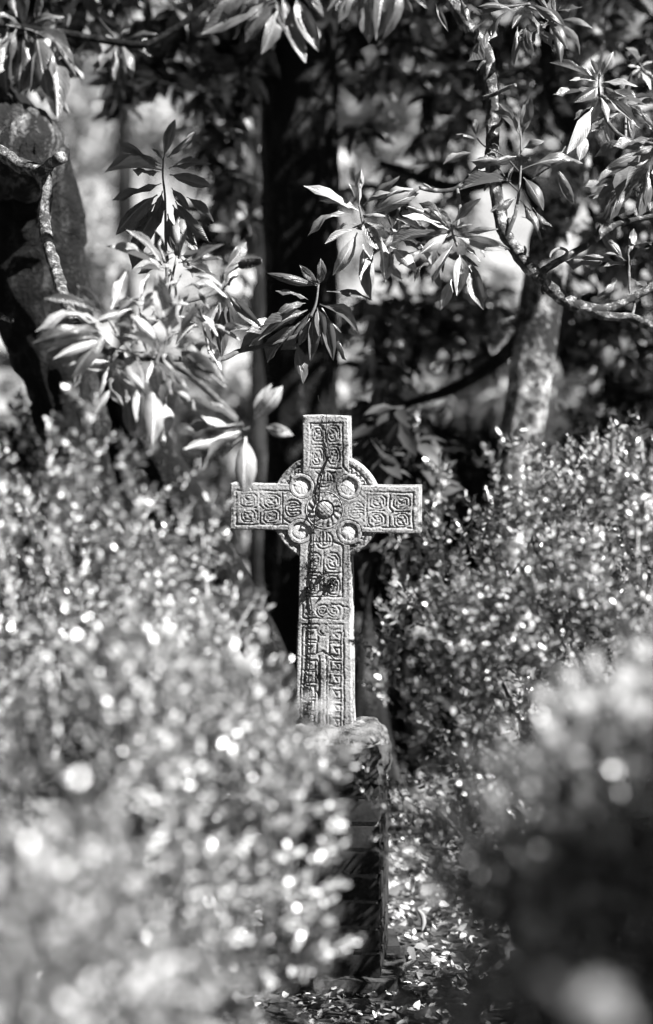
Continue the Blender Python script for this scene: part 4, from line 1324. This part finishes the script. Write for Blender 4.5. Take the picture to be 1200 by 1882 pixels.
tree('thick gnarled trunk with a cut limb at the left edge', [(215, 1560, 8.4), (175, 950, 8.3), (120, 700, 8.25), (75, 560, 8.2), (62, 430, 8.15), (40, 330, 8.1), (-60, 200, 8.05), (-200, 60, 8.0), (-320, -200, 8.0)], [.16, .135, .14, .168, .172, .165, .16, .14, .12], M_TRUNK_MID,
     [([(610, 1500, 8.1), (500, 1225, 8.1), (400, 1030, 8.12), (300, 850, 8.2), (200, 690, 8.25), (130, 600, 8.3)], [.075, .068, .066, .065, .065, .06]),
      ([(-90, 265, 8.15), (-30, 272, 8.0), (20, 280, 7.92), (60, 288, 7.86), (92, 296, 7.82)], [.15, .15, .152, .142, .09])],
     [(P(20, 30, 8.6), (.35, .4, .3), 36), (P(-200, -100, 8.4), (.8, .7, .5), 60), (P(190, -60, 8.8), (.5, .5, .2), 24)], rough=.09, limb_mat=M_TRUNK_DARK, ridge=.2)
tree('thin far trunk in the bright gap at upper left', [(232, 900, 17), (230, 600, 17), (229, 330, 17), (226, 100, 17), (224, -100, 17)], [.09, .07, .065, .06, .05], M_TRUNK_MID, [], [(P(226, 40, 17), (.7, .7, .5), 40)], leaf=.16, cmat=M_FAR, sides=10)
tree('slim grey trunk standing just left of the broad dark trunk', [(478, 1400, 12), (477, 1000, 12), (476, 600, 12.2), (474, 200, 12.4), (474, -200, 12.4)], [.06, .056, .05, .045, .04], M_TRUNK_MID, [], [(P(474, -150, 12.4), (.6, .6, .4), 30)], leaf=.14, cmat=M_BG, sides=10)


# shrubs behind
def back_shrub(label, clouds, stems, leaf, mat, name='rhododendron_shrub', group='rhododendron shrubs behind the cross', dens=9):
    b = stems[0][0]
    t = thing(name, label, 'shrub', (b[0], b[1], 0), 0, group)
    off = np.array([b[0], b[1], 0])
    for s in stems:
        g = Geo()
        tube(g, [np.array(p) for p in s], np.linspace(.02, .008, len(s)), 7, 5, .2, 14)
        g.build('stem', M_TRUNK_DARK, t, offset=off)
    g = Geo()
    for i, (c, rad, n) in enumerate(clouds):
        leaf_cloud(g, c, rad, n, leaf, 300 + i + int(abs(b[0] * 91)), dens)
    g.build('foliage', mat, t, offset=off, kind='stuff')
    return t


c = P(760, 600, 10.3)
back_shrub('sunlit leafy shrub in the gap right of the dark trunk, above the right arm', [(c, (.36, .3, .3), 46), (P(720, 760, 9.6), (.16, .25, .2), 16), (P(850, 560, 10.8), (.22, .3, .2), 18)], [[(c.x, c.y, 0), (c.x - .05, c.y, 1.0), (c.x, c.y, 1.9)]], .12, M_BG)
c = P(740, 860, 8.7)
back_shrub('drooping long-leaved shrub close behind the right arm of the cross', [(c, (.17, .2, .24), 26), (P(690, 960, 8.8), (.1, .2, .2), 8)], [[(.1, c.y, 0), (.13, c.y, .8), (c.x, c.y, 1.5)]], .13, M_SHADE)
c = P(420, 380, 11.5)
back_shrub('leafy shrub seen against the light between the upright leaf cluster and the dark trunk', [(c, (.16, .3, .55), 26), (P(390, 240, 11.4), (.25, .3, .25), 18)], [[(c.x, c.y, 0), (c.x - .05, c.y, 1.4), (c.x, c.y, 2.6)]], .14, M_BG)


def hedge(label, x0, x1, y, top, n, seed):
    t = thing('yew_bush', label, 'bush', ((x0 + x1) / 2, y, 0), 0, 'dark yew bushes at the back')
    r = np.random.default_rng(seed)
    w = x1 - x0
    m = n
    p = np.stack([r.uniform(-w / 2, w / 2, m), r.uniform(-.4, .4, m), r.random(m) ** .7 * top], -1)
    edge = 1 - (np.abs(p[:, 0]) / (w / 2)) ** 4 * .35
    p[:, 2] *= edge * (1 + .06 * np.sin(p[:, 0] * 9 + seed))
    d = r.normal(size=(m, 3)) * .6 + np.array([0, -.3, .6])
    g = Geo()
    shoots(g, p, d, r.uniform(.1, .2, m), 16, .035)
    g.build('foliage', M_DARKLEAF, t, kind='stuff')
    for k in range(3):
        g = Geo()
        tube(g, [((k - 1) * w * .25, 0, 0), ((k - 1) * w * .28, 0, top * .4), ((k - 1) * w * .3, .05, top * .75)], [.04, .03, .015], 7, 4, .2, 10)
        g.build('stem', M_TRUNK_DARK, t)
    return t


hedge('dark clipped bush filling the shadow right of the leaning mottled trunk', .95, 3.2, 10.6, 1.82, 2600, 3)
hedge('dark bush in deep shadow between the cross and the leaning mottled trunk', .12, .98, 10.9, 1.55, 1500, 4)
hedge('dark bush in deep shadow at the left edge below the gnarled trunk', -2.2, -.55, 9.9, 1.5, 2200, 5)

# sunlit bushes where the slope begins
for i, (x, y, w, top, lab) in enumerate([(-2.6, 15.5, 1.3, 2.2, 'pale sunlit bush low on the slope at the left edge'), (-1.0, 17.0, 1.2, 2.9, 'pale sunlit bush on the slope behind the upright dark leaf cluster'), (.9, 16.0, 1.1, 2.6, 'pale sunlit bush on the slope right of the dark trunk'),
                                         (2.6, 15.0, 1.2, 2.3, 'pale sunlit bush on the slope behind the curved branch'), (-.1, 19.5, 1.3, 3.6, 'tall sunlit bush on the slope hidden mostly by the dark trunk'), (-2.2, 20.5, 1.5, 4.2, 'tall sunlit bush on the slope at upper left'), (2.4, 20.0, 1.6, 4.0, 'tall sunlit bush on the slope at upper right')]):
    z0 = float(slope_z(np.array(x), np.array(y)))
    t = thing('slope_bush', lab, 'bush', (x, y, z0), 0, 'sunlit bushes on the slope')
    g = Geo()
    tube(g, [(0, 0, -.05), (.05, 0, top * .3), (0, 0, top * .7)], [.05, .04, .015], 7, 4, .2, 8)
    g.build('stem', M_TRUNK_MID, t)
    g = Geo()
    r_ = np.random.default_rng(700 + i)
    for k in range(9):
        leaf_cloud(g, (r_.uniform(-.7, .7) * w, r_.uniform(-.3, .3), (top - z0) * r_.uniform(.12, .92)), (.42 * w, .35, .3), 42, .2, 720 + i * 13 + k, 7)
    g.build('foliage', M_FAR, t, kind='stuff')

# far sunlit trees on the slope
far_spots = [(-3.0, 24, 4.4, 'pale sunlit far tree behind the upper left gap'), (-.6, 28, 5.4, 'pale sunlit far tree left of the dark trunk'), (1.4, 25, 4.8, 'pale sunlit far tree seen right of the dark trunk'),
             (3.6, 27, 5.2, 'pale sunlit far tree behind the right curved branch'), (5.6, 23, 4.4, 'pale sunlit far tree at the right edge')]
for i, (x, y, z, lab) in enumerate(far_spots):
    t = thing('far_tree', lab, 'tree', (x, y, float(slope_z(np.array(x), np.array(y)))), 0, 'far trees on the slope')
    off = np.array(t.location)
    g = Geo()
    tube(g, [(x, y, off[2] - .1), (x + .1, y, off[2] + 1.2), (x, y, z)], [.14, .11, .06], 10, 5, .1, 5)
    g.build('trunk', M_TRUNK_MID, t, offset=off)
    g = Geo()
    for k in range(5):
        rr_ = np.random.default_rng(900 + i * 7 + k)
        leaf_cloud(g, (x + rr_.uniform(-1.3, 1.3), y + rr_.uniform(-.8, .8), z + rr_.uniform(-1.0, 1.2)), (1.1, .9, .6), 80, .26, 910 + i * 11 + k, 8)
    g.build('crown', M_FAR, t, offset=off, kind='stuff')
